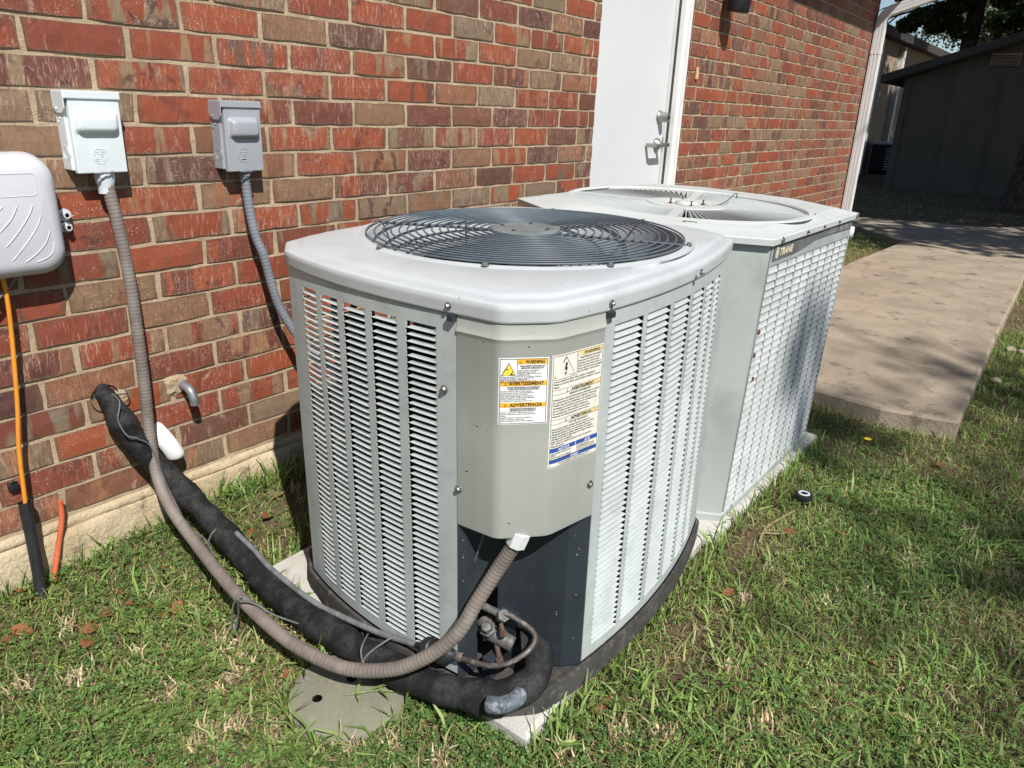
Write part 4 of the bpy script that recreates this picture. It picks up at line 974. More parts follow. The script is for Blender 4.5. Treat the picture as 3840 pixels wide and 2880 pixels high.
L2.fill(M_BLUE, .0025, yb, W-.0025, yb+.0070); L2.text(M_INKW, 'AVISO', W*.5, yb+.0012, .0066, 'CENTER', .00012, None, .0017, .2)
L2.text(M_INK, 'UTILICE UNICAMENTE CONDUCTORES DE COBRE!', W/2, yb-.0032, .0032, 'CENTER', .00005, W-.012); L2.text(M_INK, 'Las terminales de la unidad no estan disenadas para otros conductores.', W/2, yb-.0058, .0022, 'CENTER', .0, W-.01)
L2.done()

# paint chips and scuffs
rr = random.Random(12)
def chip(parent, c, e1, e2, r):
    m = MB(); n = 7; c, e1, e2 = Vector(c), Vector(e1), Vector(e2)
    m.add([c+e1*math.cos(2*math.pi*k/n)*r*rr.uniform(.5, 1.5)+e2*math.sin(2*math.pi*k/n)*r*rr.uniform(.2, .7) for k in range(n)], [tuple(range(n))]); part(parent, 'paint_chip', m, M_INK)
for s_, z in ((.035, .470), (.041, .468), (.047, .471), (.060, .466), (.012, .600), (.052, .612), (.115, .616), (.125, .609), (.175, .45), (.02, .38), (.10, .30), (.17, .325)):
    a, b = cb_at(s_, .0012), cb_at(s_+.004, .0012); e = Vector((b[0]-a[0], b[1]-a[1], 0)).normalized(); chip(ctrl, w1(*a, z), e, (0, 0, 1), rr.uniform(.0008, .0022))
for x, y in ((-.36, -.12), (-.34, -.25), (-.10, -.352), (.05, -.353), (.15, -.345), (.26, -.29), (-.38, .05), (-.30, -.31), (.30, -.22)):
    chip(cover, w1(x, y, .6856+.0006), (1, .3, 0), (-.3, 1, 0), rr.uniform(.001, .0032))
# pad under the front unit
m = MB(); pad = [(.862,-1.178),(1.755,-1.138),(1.765,-.37),(.880,-.385)]
def inset(poly, d):
    cx = sum(q[0] for q in poly)/len(poly); cy = sum(q[1] for q in poly)/len(poly)
    return [(x+(cx-x)/abs(cx-x)*d, y+(cy-y)/abs(cy-y)*d) for x, y in poly]
m.rings([[(x, y, -.22) for x, y in pad], [(x, y, -.128) for x, y in inset(pad, -.0)], [(x, y, -.118) for x, y in inset(pad, .008)]], cap1=True)
solo('concrete_pad', m, M_PAD, 'pale concrete pad with sharp corner under the nearer unit', 'concrete pad', loc=(1.3, -.78, -.15))

# ------------------------------------------------------------------ refrigerant lines
IR = .0300
def blob(P, r, seed, amp=.07):
    rr = random.Random(seed); ph = [rr.uniform(0, 6.28) for _ in range(6)]
    return [r*(1+amp*math.sin(i*.21+ph[0])+amp*.7*math.sin(i*.53+ph[1])+amp*.4*rr.uniform(-1, 1)) for i in range(len(P))]
ins = thing('insulated_pipe', 'thick cracked black foam pipe from the wall hole round to the service valve', 'pipe', (.83, -.4, -.12))
P = resample(crom([(.735,.03,.285),(.735,-.025,.256),(.766,-.040,.159),(.812,-.062,.062),(.858,-.13,-.030),(.858,-.27,-.078),(.834,-.418,-.096),(.810,-.589,-.100),(.810,-.761,-.100),(.814,-.876,-.098),(.822,-.971,-.092),
                   (.838,-1.045,-.082),(.863,-1.115,-.066),(.912,-1.149,-.046),(.946,-1.140,-.016),(.950,-1.112,.0),(.940,-1.098,.002)], 8), .007)
m = MB(); m.tube(P, [q*(.52+.48*min(1, i/16)) if i < len(P)-6 else q*.8 for i, q in enumerate(blob(P, IR, 5))], 20)
for i, q in enumerate(m.v):      # lumpy, torn surface
    h = math.sin(q[0]*260+q[1]*190)*math.sin(q[2]*240+q[1]*150)+.6*math.sin(q[1]*420+q[0]*330)
    c = P[min(i//20, len(P)-1)]; d = Vector(q)-c; m.v[i] = tuple(c+d*(1+.022*h))
foam = part(ins, 'foam_sleeve', m, M_FOAM, 80)
# torn flaps and splits of the foam
m = MB(); rr = random.Random(4)
for k in range(46):
    i = rr.randrange(6, len(P)-8); t = (P[i+1]-P[i]).normalized(); a = rr.uniform(0, 6.28); nn = t.orthogonal().normalized(); bb = t.cross(nn); d = nn*math.cos(a)+bb*math.sin(a); s_ = t.cross(d)
    l = rr.uniform(.008, .026); w_ = rr.uniform(.002, .006); c = P[i]+d*IR*1.0
    pts = [c-t*l/2, c+s_*w_-d*.0004, c+t*l/2, c-s_*w_-d*.0004]; pts2 = [q+d*rr.uniform(.0012, .003) for q in pts]
    m.add(pts+pts2, [(4, 5, 6, 7), (0, 1, 5, 4), (1, 2, 6, 5), (2, 3, 7, 6), (3, 0, 4, 7)])
part(foam, 'torn_flake', m, M_FOAM)
m = MB(); P2 = crom([(.826,-1.106,-.058),(.838,-1.130,-.056),(.856,-1.145,-.050),(.880,-1.150,-.040)], 6); d = Vector((-.35, -.5, .35))
m.tube([q+Vector((-.008, -.010, .010)) for q in P2], [.008, .013]+[.0155]*(len(P2)-5)+[.014, .011, .007], 12); part(ins, 'exposed_elbow', m, mat('corroded_pipe', (0.10, 0.115, 0.14), 0.75, 0.0, var=0.2, vs_=50, grime=((0.27, 0.29, 0.31), 75, 0.5, 0.62, 0.8), bump=0.6, bs=250), 60)
m = MB(); m.tube(crom([(.860,-.30,-.050),(.853,-.38,-.060),(.838,-.464,-.066),(.826,-.62,-.070),(.832,-.714,-.070),(.840,-.82,-.062),(.848,-.905,-.048),(.851,-.935,-.040)], 6), .0062, 10)
solo('liquid_line', m, M_LINE, 'bare grey metal tube running along the black foam pipe to the filter drier', 'pipe', smooth=60, loc=(.83, -.6, -.08))
fd = thing('filter_drier', 'black cylindrical filter drier lying under the conduit at the front unit', 'filter drier', (.85, -.97, -.06))
a, b = Vector((.848, -.930, -.042)), Vector((.852, -1.018, -.020)); dd = (b-a).normalized()
m = MB(); m.lathe([(.006, -.012), (.007, 0), (.014, .006), (.0215, .016), (.0235, .022), (.0235, .032), (.0215, .034), (.0215, .052), (.0235, .054), (.0235, .062), (.020, .072), (.012, .082), (.007, .090)], a, dd, 22); part(fd, 'canister', m, M_BLACKP, 40)
m = MB(); m.lathe([(.0078, .086), (.0085, .090), (.0085, .104), (.006, .106)], a, dd, 12); m.tube(crom([b, (.853,-1.06,-.012),(.862,-1.102,-.002),(.884,-1.131,.013),(.914,-1.143,.028),(.931,-1.138,.039),(.934,-1.122,.048),(.929,-1.088,.058),(.924,-1.072,.060)], 6), .0050, 10)
part(fd, 'copper_tail', m, M_COPPER, 60)
wr = thing('control_wire', 'thin grey control wire wound along the black foam pipe with a hanging loop', 'wire', (.74, -.3, -.12))
def wire(pts, r=.0021):
    m = MB(); m.tube(crom(pts, 6), r, 7); part(wr, 'strand', m, M_CABLE, 60)
wire([(.738,-.03,.278),(.742,-.060,.262),(.728,-.070,.223),(.738,-.078,.183),(.760,-.080,.168),(.790,-.080,.135),(.800,-.095,.06),(.808,-.13,-.015),(.806,-.18,-.055),(.812,-.24,-.070),(.785,-.33,-.082),(.765,-.41,-.092),(.735,-.48,-.085),(.712,-.53,-.055),(.702,-.549,-.034)])
wire([(.702,-.549,-.034),(.710,-.548,-.030),(.698,-.533,-.055),(.697,-.520,-.125),(.702,-.524,-.128),(.706,-.536,-.08),(.702,-.555,-.034),(.722,-.585,-.042),(.739,-.613,-.062),(.775,-.645,-.09)])
wire([(.812,-.245,-.085),(.826,-.250,-.055),(.850,-.248,-.050),(.882,-.236,-.062),(.888,-.222,-.09)])
wire([(.826,-.803,-.066),(.786,-.828,-.066),(.783,-.838,-.105)]); wire([(.783,-.838,-.105),(.786,-.838,-.080),(.813,-.851,-.060),(.848,-.866,-.052),(.852,-.878,-.080)])
wire([(.872,-1.066,.268),(.882,-1.045,.22),(.890,-1.012,.13),(.882,-1.004,.09),(.880,-.992,.06),(.862,-.985,.02),(.858,-.975,-.01)])
wire([(.738,-.03,.278),(.752,-.035,.272),(.775,-.030,.266),(.790,.01,.262)], .0016)

# round valve box lid
vl = thing('valve_box_lid', 'round olive plastic valve box lid half under the hanging conduit', 'valve lid', (.742, -.838, -.15))
m = MB(); LC = (.742, -.838); m.lathe([(0, -.1300), (.108, -.1300), (.1115, -.1310), (.113, -.1335), (.113, -.17)], (*LC, 0), (0, 0, 1), 56); vlp = part(vl, 'lid', m, M_LID, 40)
m = MB()
for i in range(-9, 10):
    for j in range(-9, 10):
        x, y = i*.0125, j*.0125
        if math.hypot(x, y) > .100: continue
        if min(math.hypot(LC[0]+x-.691, LC[1]+y+.808), math.hypot(LC[0]+x-.768, LC[1]+y+.818)) < .013: continue
        a = math.radians(45 if (i+j) % 2 else -45)+.5; dx, dy = math.cos(a)*.0034, math.sin(a)*.0034; nx_, ny_ = -math.sin(a)*.0009, math.cos(a)*.0009
        c = (LC[0]+x, LC[1]+y); zz = -.1301
        m.add([(c[0]-dx, c[1]-dy, zz), (c[0]+nx_, c[1]+ny_, zz), (c[0]+dx, c[1]+dy, zz), (c[0]-nx_, c[1]-ny_, zz), (c[0], c[1], zz+.0010)], [(0, 1, 4), (1, 2, 4), (2, 3, 4), (3, 0, 4)])
o = part(vlp, 'tread_pattern', m, M_LID); o['kind'] = 'stuff'
for q in ((.691, -.808), (.768, -.818)):
    m = MB(); m.lathe([(0, -.1296), (.0090, -.1296), (.0098, -.1298)], (*q, 0), (0, 0, 1), 20); part(vlp, 'lift_hole', m, M_HOLE)
m = MB()
vs_, fs = text('ICV', .020, 'CENTER', .0002); ang = math.radians(37)
m.add([(.762+(q[0]*math.cos(ang)+q[1]*math.sin(ang))*1.0, -.900+(-q[0]*math.sin(ang)+q[1]*math.cos(ang))*1.0, -.1297) for q in vs_], fs); part(vlp, 'moulded_letters', m, M_LID)

# ------------------------------------------------------------------ rear condensing unit (older, white)
BC = Vector((2.214, -.757)); BB = -.122
unit2 = thing('air_conditioning_unit', 'farther weathered white air conditioning unit with sunburst fan grille and name strip', 'air conditioner', (BC.x, BC.y, BB))
unit2.rotation_euler = (math.radians(1.7), 0, 0)
def w2(x, y, z): return (BC.x+x, BC.y+y, z)
hx_, hy_, ch_, cy_ = .480, .377, .100, .170
OCT = [(-hx_, hy_-cy_), (-hx_, -hy_+cy_), (-hx_+ch_, -hy_), (hx_-ch_, -hy_), (hx_, -hy_+cy_), (hx_, hy_-cy_), (hx_-ch_, hy_), (-hx_+ch_, hy_)]
def oct_ring(d, z):
    out = []
    for x, y in OCT: out.append(w2(x+math.copysign(d, x), y+math.copysign(d, y), z))
    return out
# body: plain chamfer corners and sides
def plate(name, pts, M, z0=-.10, z1=.668):
    m = MB(); inn = [(-x*.05/.4, -y*.05/.4) for x, y in pts]
    m.sheet([w2(x, y, 0)[:2] for x, y in pts], z0, z1, .03, inn); return part(unit2, name, m, M)
plate('corner_panel', [(-hx_, -hy_+cy_+.02), (-hx_, -hy_+cy_), (-hx_+ch_, -hy_), (-hx_+ch_+.012, -hy_)], M_OLDG)
plate('corner_panel', [(hx_-ch_-.012, -hy_), (hx_-ch_, -hy_), (hx_, -hy_+cy_)], M_OLDG)
plate('side_panel', [(hx_, -hy_+cy_+.001), (hx_, hy_-cy_), (hx_-ch_, hy_), (-hx_+ch_, hy_), (-hx_, hy_-cy_), (-hx_, -hy_+cy_+.022)], M_OLDL)
FR2 = [(-hx_+ch_+.0125, -hy_-.0015), (hx_-ch_-.0125, -hy_-.0015)]
nC = 10; g = .008; cols2 = []
for i in range(nC):
    a = (i+.0)/nC*(1-.01)+.005; b = (i+1)/nC*(1-.01)+.005; cols2.append((a+g/.78/2, b-g/.78/2))
lp2 = louver_panel(unit2, 'louver_panel', FR2, cols2, -.10, .668, -.092, .606, 34, M_OLDL, w2, .0032, .0184, 300, taper=False, MS=M_OLDBAR)
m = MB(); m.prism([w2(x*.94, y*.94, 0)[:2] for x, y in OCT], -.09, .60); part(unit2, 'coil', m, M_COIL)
# base rail
m = MB(); m.rings([oct_ring(-.004, -.121), oct_ring(.006, -.119), oct_ring(.006, -.094), oct_ring(.0, -.092)]); part(unit2, 'base_rail', m, M_OLDG)
# cover: skirt, bevelled raised field, round opening
N2 = 96; A2 = [2*math.pi*k/N2 for k in range(N2)]
def oct_r(th, d):
    c, s = math.cos(th), math.sin(th); H1, H2 = hx_+d, hy_+d; cc = (hx_+d)/ch_+(hy_+d)/cy_-1
    return min(H1/max(abs(c), 1e-9), H2/max(abs(s), 1e-9), cc/max(abs(c)/ch_+abs(s)/cy_, 1e-9))
A2 = sorted(set(A2+[math.atan2(y, x) % (2*math.pi) for x, y in OCT]))
def oring(d, z): return [w2(oct_r(a, d)*math.cos(a), oct_r(a, d)*math.sin(a), z) for a in A2]
F2 = .352; F2C = (-.06, -.0)
def c2(r, z): return [w2(F2C[0]*(1 if r < .5 else 0)+r*math.cos(a), F2C[1]+r*math.sin(a)*.985, z) for a in A2]
m = MB(); m.rings([oring(.004, .664), oring(.011, .6625), oring(.0115, .677), oring(.009, .6795), oring(-.014, .680), oring(-.042, .6915), oring(-.048, .6925),
                   c2(F2+.018, .693), c2(F2+.011, .6962), c2(F2+.002, .6965), c2(F2-.002, .692), c2(F2-.003, .655)])
cov2 = part(unit2, 'top_cover', m, M_OLDW, 25)
for x, y, nn in ((-.40, -.360, (-1, -1, 0)), (-.33, -.3885, (0, -1, 0)), (.37, -.3885, (0, -1, 0)), (-.13, -.3885, (0, -1, 0)), (.02, -.3885, (0, -1, 0)), (.17, -.3885, (0, -1, 0))):
    m = MB(); hexscrew(m, w2(x, y, .671), nn, .0050 if y > -.38 or x in (-.33, .37) else .0028); part(cov2, 'screw', m, M_SCREW if y > -.38 or x in (-.33, .37) else M_RUST, 40)
# sunburst grille of upright radial fins
m = MB(); hz = .690
m.lathe([(.062, .0005), (.085, .004), (.118, .001), (.122, -.010)], w2(*F2C, hz), (0, 0, 1), 48); m.lathe([(0, -.002), (.060, -.002), (.062, .0005)], w2(*F2C, hz), (0, 0, 1), 48)
m.lathe([(.0, .008), (.030, .008), (.034, .004), (.036, -.001)], w2(*F2C, hz), (0, 0, 1), 32)
gr2 = part(unit2, 'fan_grille', m, M_OLDW, 40)
fin = MB(); fin.box((.118, -.0012, -.014), (F2-.001, .0012, .0)); fme = fin.mesh('fin', M_OLDW)
NF = 116; r0 = ROOT[unit2.name]
for k in range(NF):
    a = 2*math.pi*k/NF
    o = link('fin', fme, gr2); o.location = (F2C[0], F2C[1], hz-.001-r0.z); o.rotation_euler = (0, 0, a)
for k in range(4):
    a = math.radians(18+90*k); m = MB(); ca, sa = math.cos(a), math.sin(a); px, py = -sa*.014, ca*.014
    cx, cy = w2(*F2C, 0)[:2]
    m.add([(cx+ca*r+sx*px*(.7+r), cy+sa*r+sx*py*(.7+r), hz+zz) for r in (.115, F2+.004) for sx in (-1, 1) for zz in (-.012, .0022)], [(0, 2, 3, 1), (4, 5, 7, 6), (1, 3, 7, 5), (0, 1, 5, 4), (2, 6, 7, 3)])
    part(gr2, 'spoke', m, M_OLDW)
for k in range(4):
    a = math.radians(40+90*k); m = MB(); c = w2(F2C[0]+.05*math.cos(a), F2C[1]+.05*math.sin(a), hz-.002); m.lathe([(.007, 0), (.006, .004), (.0025, .006), (.0025, .016), (0, .016)], c, (0, 0, 1), 8); part(gr2, 'hub_bolt', m, M_RUST, 40)
m = MB(); m.tube([Vector(w2(-.05, -.08, hz+.003)), Vector(w2(-.02, -.085, hz+.004))]+[Vector(q) for q in crom([w2(-.02,-.085,hz+.004), w2(.04,-.085,hz+.012), w2(.10,-.082,hz+.028), w2(.125,-.080,hz+.026), w2(.130,-.078,hz+.012)], 6)], .0016, 6)
part(gr2, 'green_wire', m, M_GREENW, 60)
m = MB(); m.lathe([(0, .58), (.085, .58), (.085, .45), (0, .45)], w2(*F2C, 0), (0, 0, 1), 24); m.lathe([(.30, .60), (0, .605)], w2(*F2C, 0), (0, 0, 1), 24); part(unit2, 'fan_motor', m, M_COIL, 40)
# name strip with curved lower edge
m = MB(); yb_ = -hy_-.0035; top_, n = .6600, 28; up_, lo_ = [], []
for i in range(n+1):
    t = i/n; x = -.352+t*.708; lo = .6190+.0165*min(1, max(0, (t-.22)/.26))**1.5-.004*max(0, (t-.7)/.3)
    up_.append(w2(x, yb_, top_-.004*max(0, .1-t)*10*.2)); lo_.append(w2(x, yb_, lo))
m.rings([lo_, up_], close=False); m.rings([lo_, [(x, y+.003, z) for x, y, z in lo_]], close=False)
badge = part(unit2, 'name_strip', m, M_BADGE)
def face_text(parent, name, body, x, z, size, M, bold=0.0, shear=0.0, kx=1.0, rot=0.0):
    vs_, fs = text(body, size, 'LEFT', bold, shear); m = MB()
    m.add([w2(x+(q[0]*math.cos(rot)-q[1]*math.sin(rot))*kx, yb_-.0008, z+q[0]*math.sin(rot)+q[1]*math.cos(rot)) for q in vs_], fs); return part(parent, name, m, M)
face_text(badge, 'brand_lettering', 'TRANE', -.310, .6290, .0255, M_CREAM, .0011, .12, 1.22, math.radians(0))
m = MB(); cc = w2(-.329, yb_-.0008, .6385); n = 28
for ra, rb in ((.0148, .0118), (.0085, 0)):
    o_ = [(cc[0]+ra*.95*math.cos(2*math.pi*k/n), cc[1], cc[2]+ra*math.sin(2*math.pi*k/n)) for k in range(n)]
    if rb: i_ = [(cc[0]+rb*.95*math.cos(2*math.pi*k/n), cc[1], cc[2]+rb*math.sin(2*math.pi*k/n)) for k in range(n)]; m.rings([o_, i_])
    else: m.add(o_, [tuple(range(n))])
m.box((cc[0]-.003, cc[1]-.0003, cc[2]-.0125), (cc[0]+.003, cc[1]+.0003, cc[2]+.0125))
part(badge, 'round_emblem', m, M_CREAM)
face_text(badge, 'model_lettering', 'XE 1200', .222, .6385, .0185, M_SILVER, .0002, .18, 1.35)
face_text(badge, 'small_lettering', 'HIGH EFFICIENCY', .118, .6495, .0078, M_SILVER, .0001, .18, 1.15); face_text(badge, 'small_lettering', 'AIR CONDITIONER', .112, .6400, .0078, M_SILVER, .0001, .18, 1.15)
m = MB()
for x, z in ((-.352, .435), (-.354, .372), (-.330, .30)): m.lathe([(.006, -.001), (.0065, .003), (.003, .005), (0, .0055)], w2(x, -hy_-.001, z), (0, -1, 0), 9)
o = part(unit2, 'mud_nest', m, M_RUST, 60); o['kind'] = 'stuff'
m = MB(); pad2 = [(1.725,-1.158),(2.655,-1.165),(2.66,-.34),(1.74,-.33)]
m.rings([[(x, y, -.24) for x, y in pad2], [(x, y, -.135) for x, y in pad2], [(x, y, -.124) for x, y in inset(pad2, .010)]], cap1=True)
solo('concrete_pad', m, M_PAD, 'low dirty concrete pad under the farther white unit', 'concrete pad', loc=(2.2, -.75, -.16))
m = MB(); m.tube(crom([(2.72,-1.02,.40),(2.72,-1.06,.56),(2.725,-1.09,.585),(2.74,-1.13,.585)], 5), .022, 14)
solo('white_elbow', m, M_WHITEP, 'white plastic pipe elbow sticking out behind the farther unit', 'pipe', smooth=50, loc=(2.72, -1.02, .4))
# leaf lying on the cover
def leaf_mesh(L, W, curl, seed, rnd=False):
    rr = random.Random(seed); m = MB(); n = 6; rows = []
    for i in range(n+1):
        t = i/n; w_ = W*math.sin(math.pi*min(1, .04+t*.96))**.8*(.5 if not rnd else .55); cz = curl*math.sin(math.pi*t)*.5+curl*.5*rr.uniform(-.2, .2)
        rows.append([(L*(t-.5), -w_, cz+curl*.6+rr.uniform(-.1, .1)*curl), (L*(t-.5), 0, cz), (L*(t-.5), w_, cz+curl*.45)])
    m.rings(rows, close=False); return m
m = leaf_mesh(.05, .022, .004, 3); zr = math.radians(-20)
gl = link('fallen_leaf', m.mesh('fallen_leaf', mat('fresh_leaf', (0.16, 0.22, 0.07), 0.6, var=0.15, vs_=40))); gl.location = (1.735, -.985, .694); gl.rotation_euler = (0, .1, zr)
tag(gl, 'small curled green leaf lying on the cover of the nearer unit', 'leaf')

# sprinkler head, flower
sp = thing('sprinkler_head', 'black sprinkler head with white ring in the lawn beside the farther unit', 'sprinkler', (2.137, -1.274, -.15))
m = MB(); m.lathe([(.019, -.17), (.019, -.130), (.0255, -.128), (.0262, -.118), (.0245, -.1142), (.020, -.1132), (.0, -.1132)], (2.137, -1.274, 0), (0, 0, 1), 28); part(sp, 'body', m, M_BLACKP, 40)
m = MB(); m.lathe([(.0175, -.1127), (.0166, -.1114), (.0106, -.1114), (.0098, -.1127)], (2.137, -1.274, 0), (0, 0, 1), 28); part(sp, 'white_ring', m, M_WHITEP, 40)
m = MB(); m.lathe([(.0072, -.113), (.006, -.1107), (0, -.1102)], (2.137, -1.274, 0), (0, 0, 1), 16); part(sp, 'nozzle', m, M_BLACKP, 40)
M_PETAL = mat('yellow_petal', (0.80, 0.55, 0.02), 0.6, var=0.05)
fl = thing('yellow_flower', 'single yellow dandelion flower in the lawn near the walkway', 'flower', (2.688, -1.323, -.15))
m = MB()
for k in range(14):
    a = 2*math.pi*k/14+.2; r = .016 if k % 2 else .012; c = Vector((2.688, -1.323, -.108)); d = Vector((math.cos(a), math.sin(a), .25)); s_ = Vector((-math.sin(a), math.cos(a), 0))
    m.add([c, c+d*r*.6+s_*.0035, c+d*r, c+d*r*.6-s_*.0035], [(0, 1, 2, 3)])
part(fl, 'petals', m, M_PETAL)
m = MB(); m.tube([(2.688, -1.323, -.16), (2.688, -1.323, -.108)], .0016, 6); part(fl, 'stem', m, mat('stem_green', (0.10, 0.15, 0.04), 0.6))

# ------------------------------------------------------------------ background: shed, second building, far unit
SX = 14.2
shed = thing('shed', 'dark shaded shed with sloping roof and square wall vent', 'shed', (SX, -1, -.1))
slope = .33; zl = 1.62                                   # roof underside at y=1.13
def rz(y): return zl+(1.13-y)*slope
m = MB(); ridge = -2.2
m.add([(SX, 1.13, -.4), (SX, ridge*2-1.13, -.4), (SX, ridge*2-1.13, zl), (SX, ridge, rz(ridge)), (SX, 1.13, zl)], [(0, 4, 3, 2, 1)])
m.add([(SX+3, 1.13, -.4), (SX+3, 1.13, zl), (SX, 1.13, zl), (SX, 1.13, -.4)], [(0, 1, 2, 3)])
sw = part(shed, 'wall', m, M_SHED)
for y in (.45, -.20, -.85, -1.5):
    m = MB(); m.box((SX-.012, y-.012, -.1), (SX, y+.012, rz(y)-.02)); part(sw, 'batten', m, M_SHED)
m = MB(); m.box((SX-.03, 1.06, -.12), (SX, 1.15, zl)); part(shed, 'corner_trim', m, M_SHED)
m = MB(); m.rings([[(x, 1.46, rz(1.46)+.03), (x, ridge, rz(ridge)+.03), (x, ridge, rz(ridge)+.15), (x, 1.46, rz(1.46)+.15)] for x in (SX-.30, SX+3.2)], cap0=True, cap1=True)
m.rings([[(x, ridge*2-1.46, rz(1.46)+.03), (x, ridge*2-1.46, rz(1.46)+.15), (x, ridge, rz(ridge)+.15), (x, ridge, rz(ridge)+.03)] for x in (SX-.30, SX+3.2)], cap0=True, cap1=True)
part(shed, 'roof', m, M_TRIMD)
vt = MB(); vt.box((SX-.03, -.37, 1.80), (SX-.005, .02, 1.985)); vent = part(shed, 'vent', vt, M_BEIGE)
for k in range(7):
    m = MB(); z = 1.812+k*.024; m.add([(SX-.034, -.36, z), (SX-.034, .01, z), (SX-.046, .01, z-.012), (SX-.046, -.36, z-.012)], [(0, 1, 2, 3)]); part(vent, 'slat', m, M_SHED)
bl = thing('beige_building', 'shaded beige building with pale corner posts beyond the downspout', 'building', (22, 2.4, -.1))
m = MB(); m.box((15.5, 2.42, -.4), (40, 6, 2.55)); part(bl, 'wall', m, M_BEIGE)
m = MB(); m.box((15.2, 2.2, 2.55), (40.4, 6.2, 2.72)); part(bl, 'roof_edge', m, M_TRIMD)
for x in (17.2, 19.22, 24.5):
    m = MB(); m.cbox((x, 2.30, -.3), (x+.16, 2.42, 2.5), .01); part(bl, 'post', m, M_DS)
fu = thing('air_conditioning_unit', 'distant air conditioning unit in deep shade against the beige building', 'air conditioner', (18.1, 2.05, -.1))
m = MB(); m.cbox((17.9, 1.85, -.08), (18.5, 2.3, .50), .02); part(fu, 'cabinet', m, M_DARKSTEEL)
m = MB(); m.cbox((17.87, 1.82, .50), (18.53, 2.33, .55), .015); part(fu, 'top_cover', m, M_DS)
for k in range(9):
    m = MB(); z = 0+k*.052; m.box((17.886, 1.87, z), (17.9, 2.0, z+.022)); part(fu, 'grille_bar', m, M_DS)

# ------------------------------------------------------------------ trees
def leaf_cloud(n, centers, sizes, size, cols, seed, flat=.7):
    rg = np.random.default_rng(seed); ce = np.array(centers); sz = np.array(sizes)
    k = rg.integers(0, len(ce), n); d = rg.normal(size=(n, 3)); d /= np.linalg.norm(d, axis=1)[:, None]
    P = ce[k]+d*sz[k][:, None]*(rg.random(n)**.45)[:, None]*np.array([1, 1, flat])
    a = rg.normal(size=(n, 3)); a /= np.linalg.norm(a, axis=1)[:, None]; b = np.cross(a, rg.normal(size=(n, 3))); b /= np.linalg.norm(b, axis=1)[:, None]
    s = size*(.6+.8*rg.random(n))[:, None]
    V = np.stack([P-a*s*.5, P+b*s*.28, P+a*s*.5, P-b*s*.28], 1).reshape(-1, 3)
    co = np.array(cols)[rg.integers(0, len(cols), n)]*(.7+.6*rg.random((n, 1)))
    return V, np.repeat(co, 4, 0)
def quads_object(name, V, col, matl, parent=None, root=(0, 0, 0)):
    me = bpy.data.meshes.new(name); n = len(V)//4
    me.vertices.add(len(V)); me.vertices.foreach_set('co', (V-np.array(root)).astype(np.float32).ravel())
    me.loops.add(len(V)); me.loops.foreach_set('vertex_index', np.arange(len(V), dtype=np.int32))
    me.polygons.add(n); me.polygons.foreach_set('loop_start', np.arange(0, len(V), 4, dtype=np.int32))
    me.update(calc_edges=True); me.materials.append(matl)
    ca = me.color_attributes.new('Col', 'FLOAT_COLOR', 'POINT'); ca.data.foreach_set('color', np.c_[col, np.ones(len(col))].astype(np.float32).ravel())
    return link(name, me, parent)
LG = [(.055, .085, .022), (.075, .11, .028), (.040, .065, .018), (.10, .13, .035)]
def tree(label, base, trunk, limbs, blobs, nleaf, lsize, seed, cols=LG, flat=.7):
    t = thing('tree', label, 'tree', base, 'trees around the yard'); rr = random.Random(seed)
    m = MB(); m.tube(crom(trunk, 5), np.interp(np.linspace(0, 1, 5*(len(trunk)-1)+1), np.linspace(0, 1, len(trunk)), [q[3] for q in TR[label]]).tolist(), 12)
    part(t, 'trunk', m, M_BARK, 60)
    for pts, r in limbs:
        m = MB(); m.tube(crom(pts, 4), np.linspace(r, r*.3, 4*(len(pts)-1)+1).tolist(), 7); part(t, 'limb', m, M_BARK, 60)
    m = MB()
    for c, s in blobs:
        for k in range(6):
            d = Vector((rr.uniform(-1, 1), rr.uniform(-1, 1), rr.uniform(-.7, .6))); c_ = Vector(c); e = c_+d*s*.9; mid = c_.lerp(e, .5)+Vector((rr.uniform(-.1, .1), rr.uniform(-.1, .1), .08))
            m.tube([c_, mid, e], [.022, .014, .005], 5)
    o = part(t, 'twigs', m, M_BARK, 60); o['kind'] = 'stuff'
    V, co = leaf_cloud(nleaf, [b[0] for b in blobs], [b[1] for b in blobs], lsize, cols, seed, flat)
    quads_object('crown', V, co, M_TREELEAF, t, base)
    return t
TR = {}
def T(label, base, trunk, *a, **k):
    TR[label] = trunk; return tree(label, base, [q[:3] for q in trunk], *a, **k)
def blobs_in(c, R, n, s, seed, flat=.55, ry=1.0):
    rr = random.Random(seed); out = []
    while len(out) < n:
        d = Vector((rr.uniform(-1, 1), rr.uniform(-1, 1), rr.uniform(-1, 1)))
        if d.length <= 1: out.append((tuple(Vector(c)+Vector((d.x*R, d.y*R*ry, d.z*R*flat))), s*rr.uniform(.7, 1.25)))
    return out
T('thick dark tree trunk with flared base in front of the shed at the right edge', (12.1, -.92, -.1), [(12.1,-.98,-.2,.34),(12.1,-1.0,.15,.24),(12.1,-1.02,1.0,.20),(12.0,-1.1,2.6,.18),(11.9,-1.2,4.2,.13)],
  [([(12.0,-1.1,2.8),(11.2,-1.6,3.8),(10.2,-2.4,4.6)], .09), ([(12.0,-1.1,3.0),(12.8,-.4,3.9),(13.6,.4,4.6)], .09), ([(11.9,-1.2,3.8),(11.5,-2.4,5.0),(11.0,-3.8,5.8)], .08)],
  blobs_in((11.6, -2.9, 5.2), 3.6, 50, 1.05, 21), 42000, .20, 31)
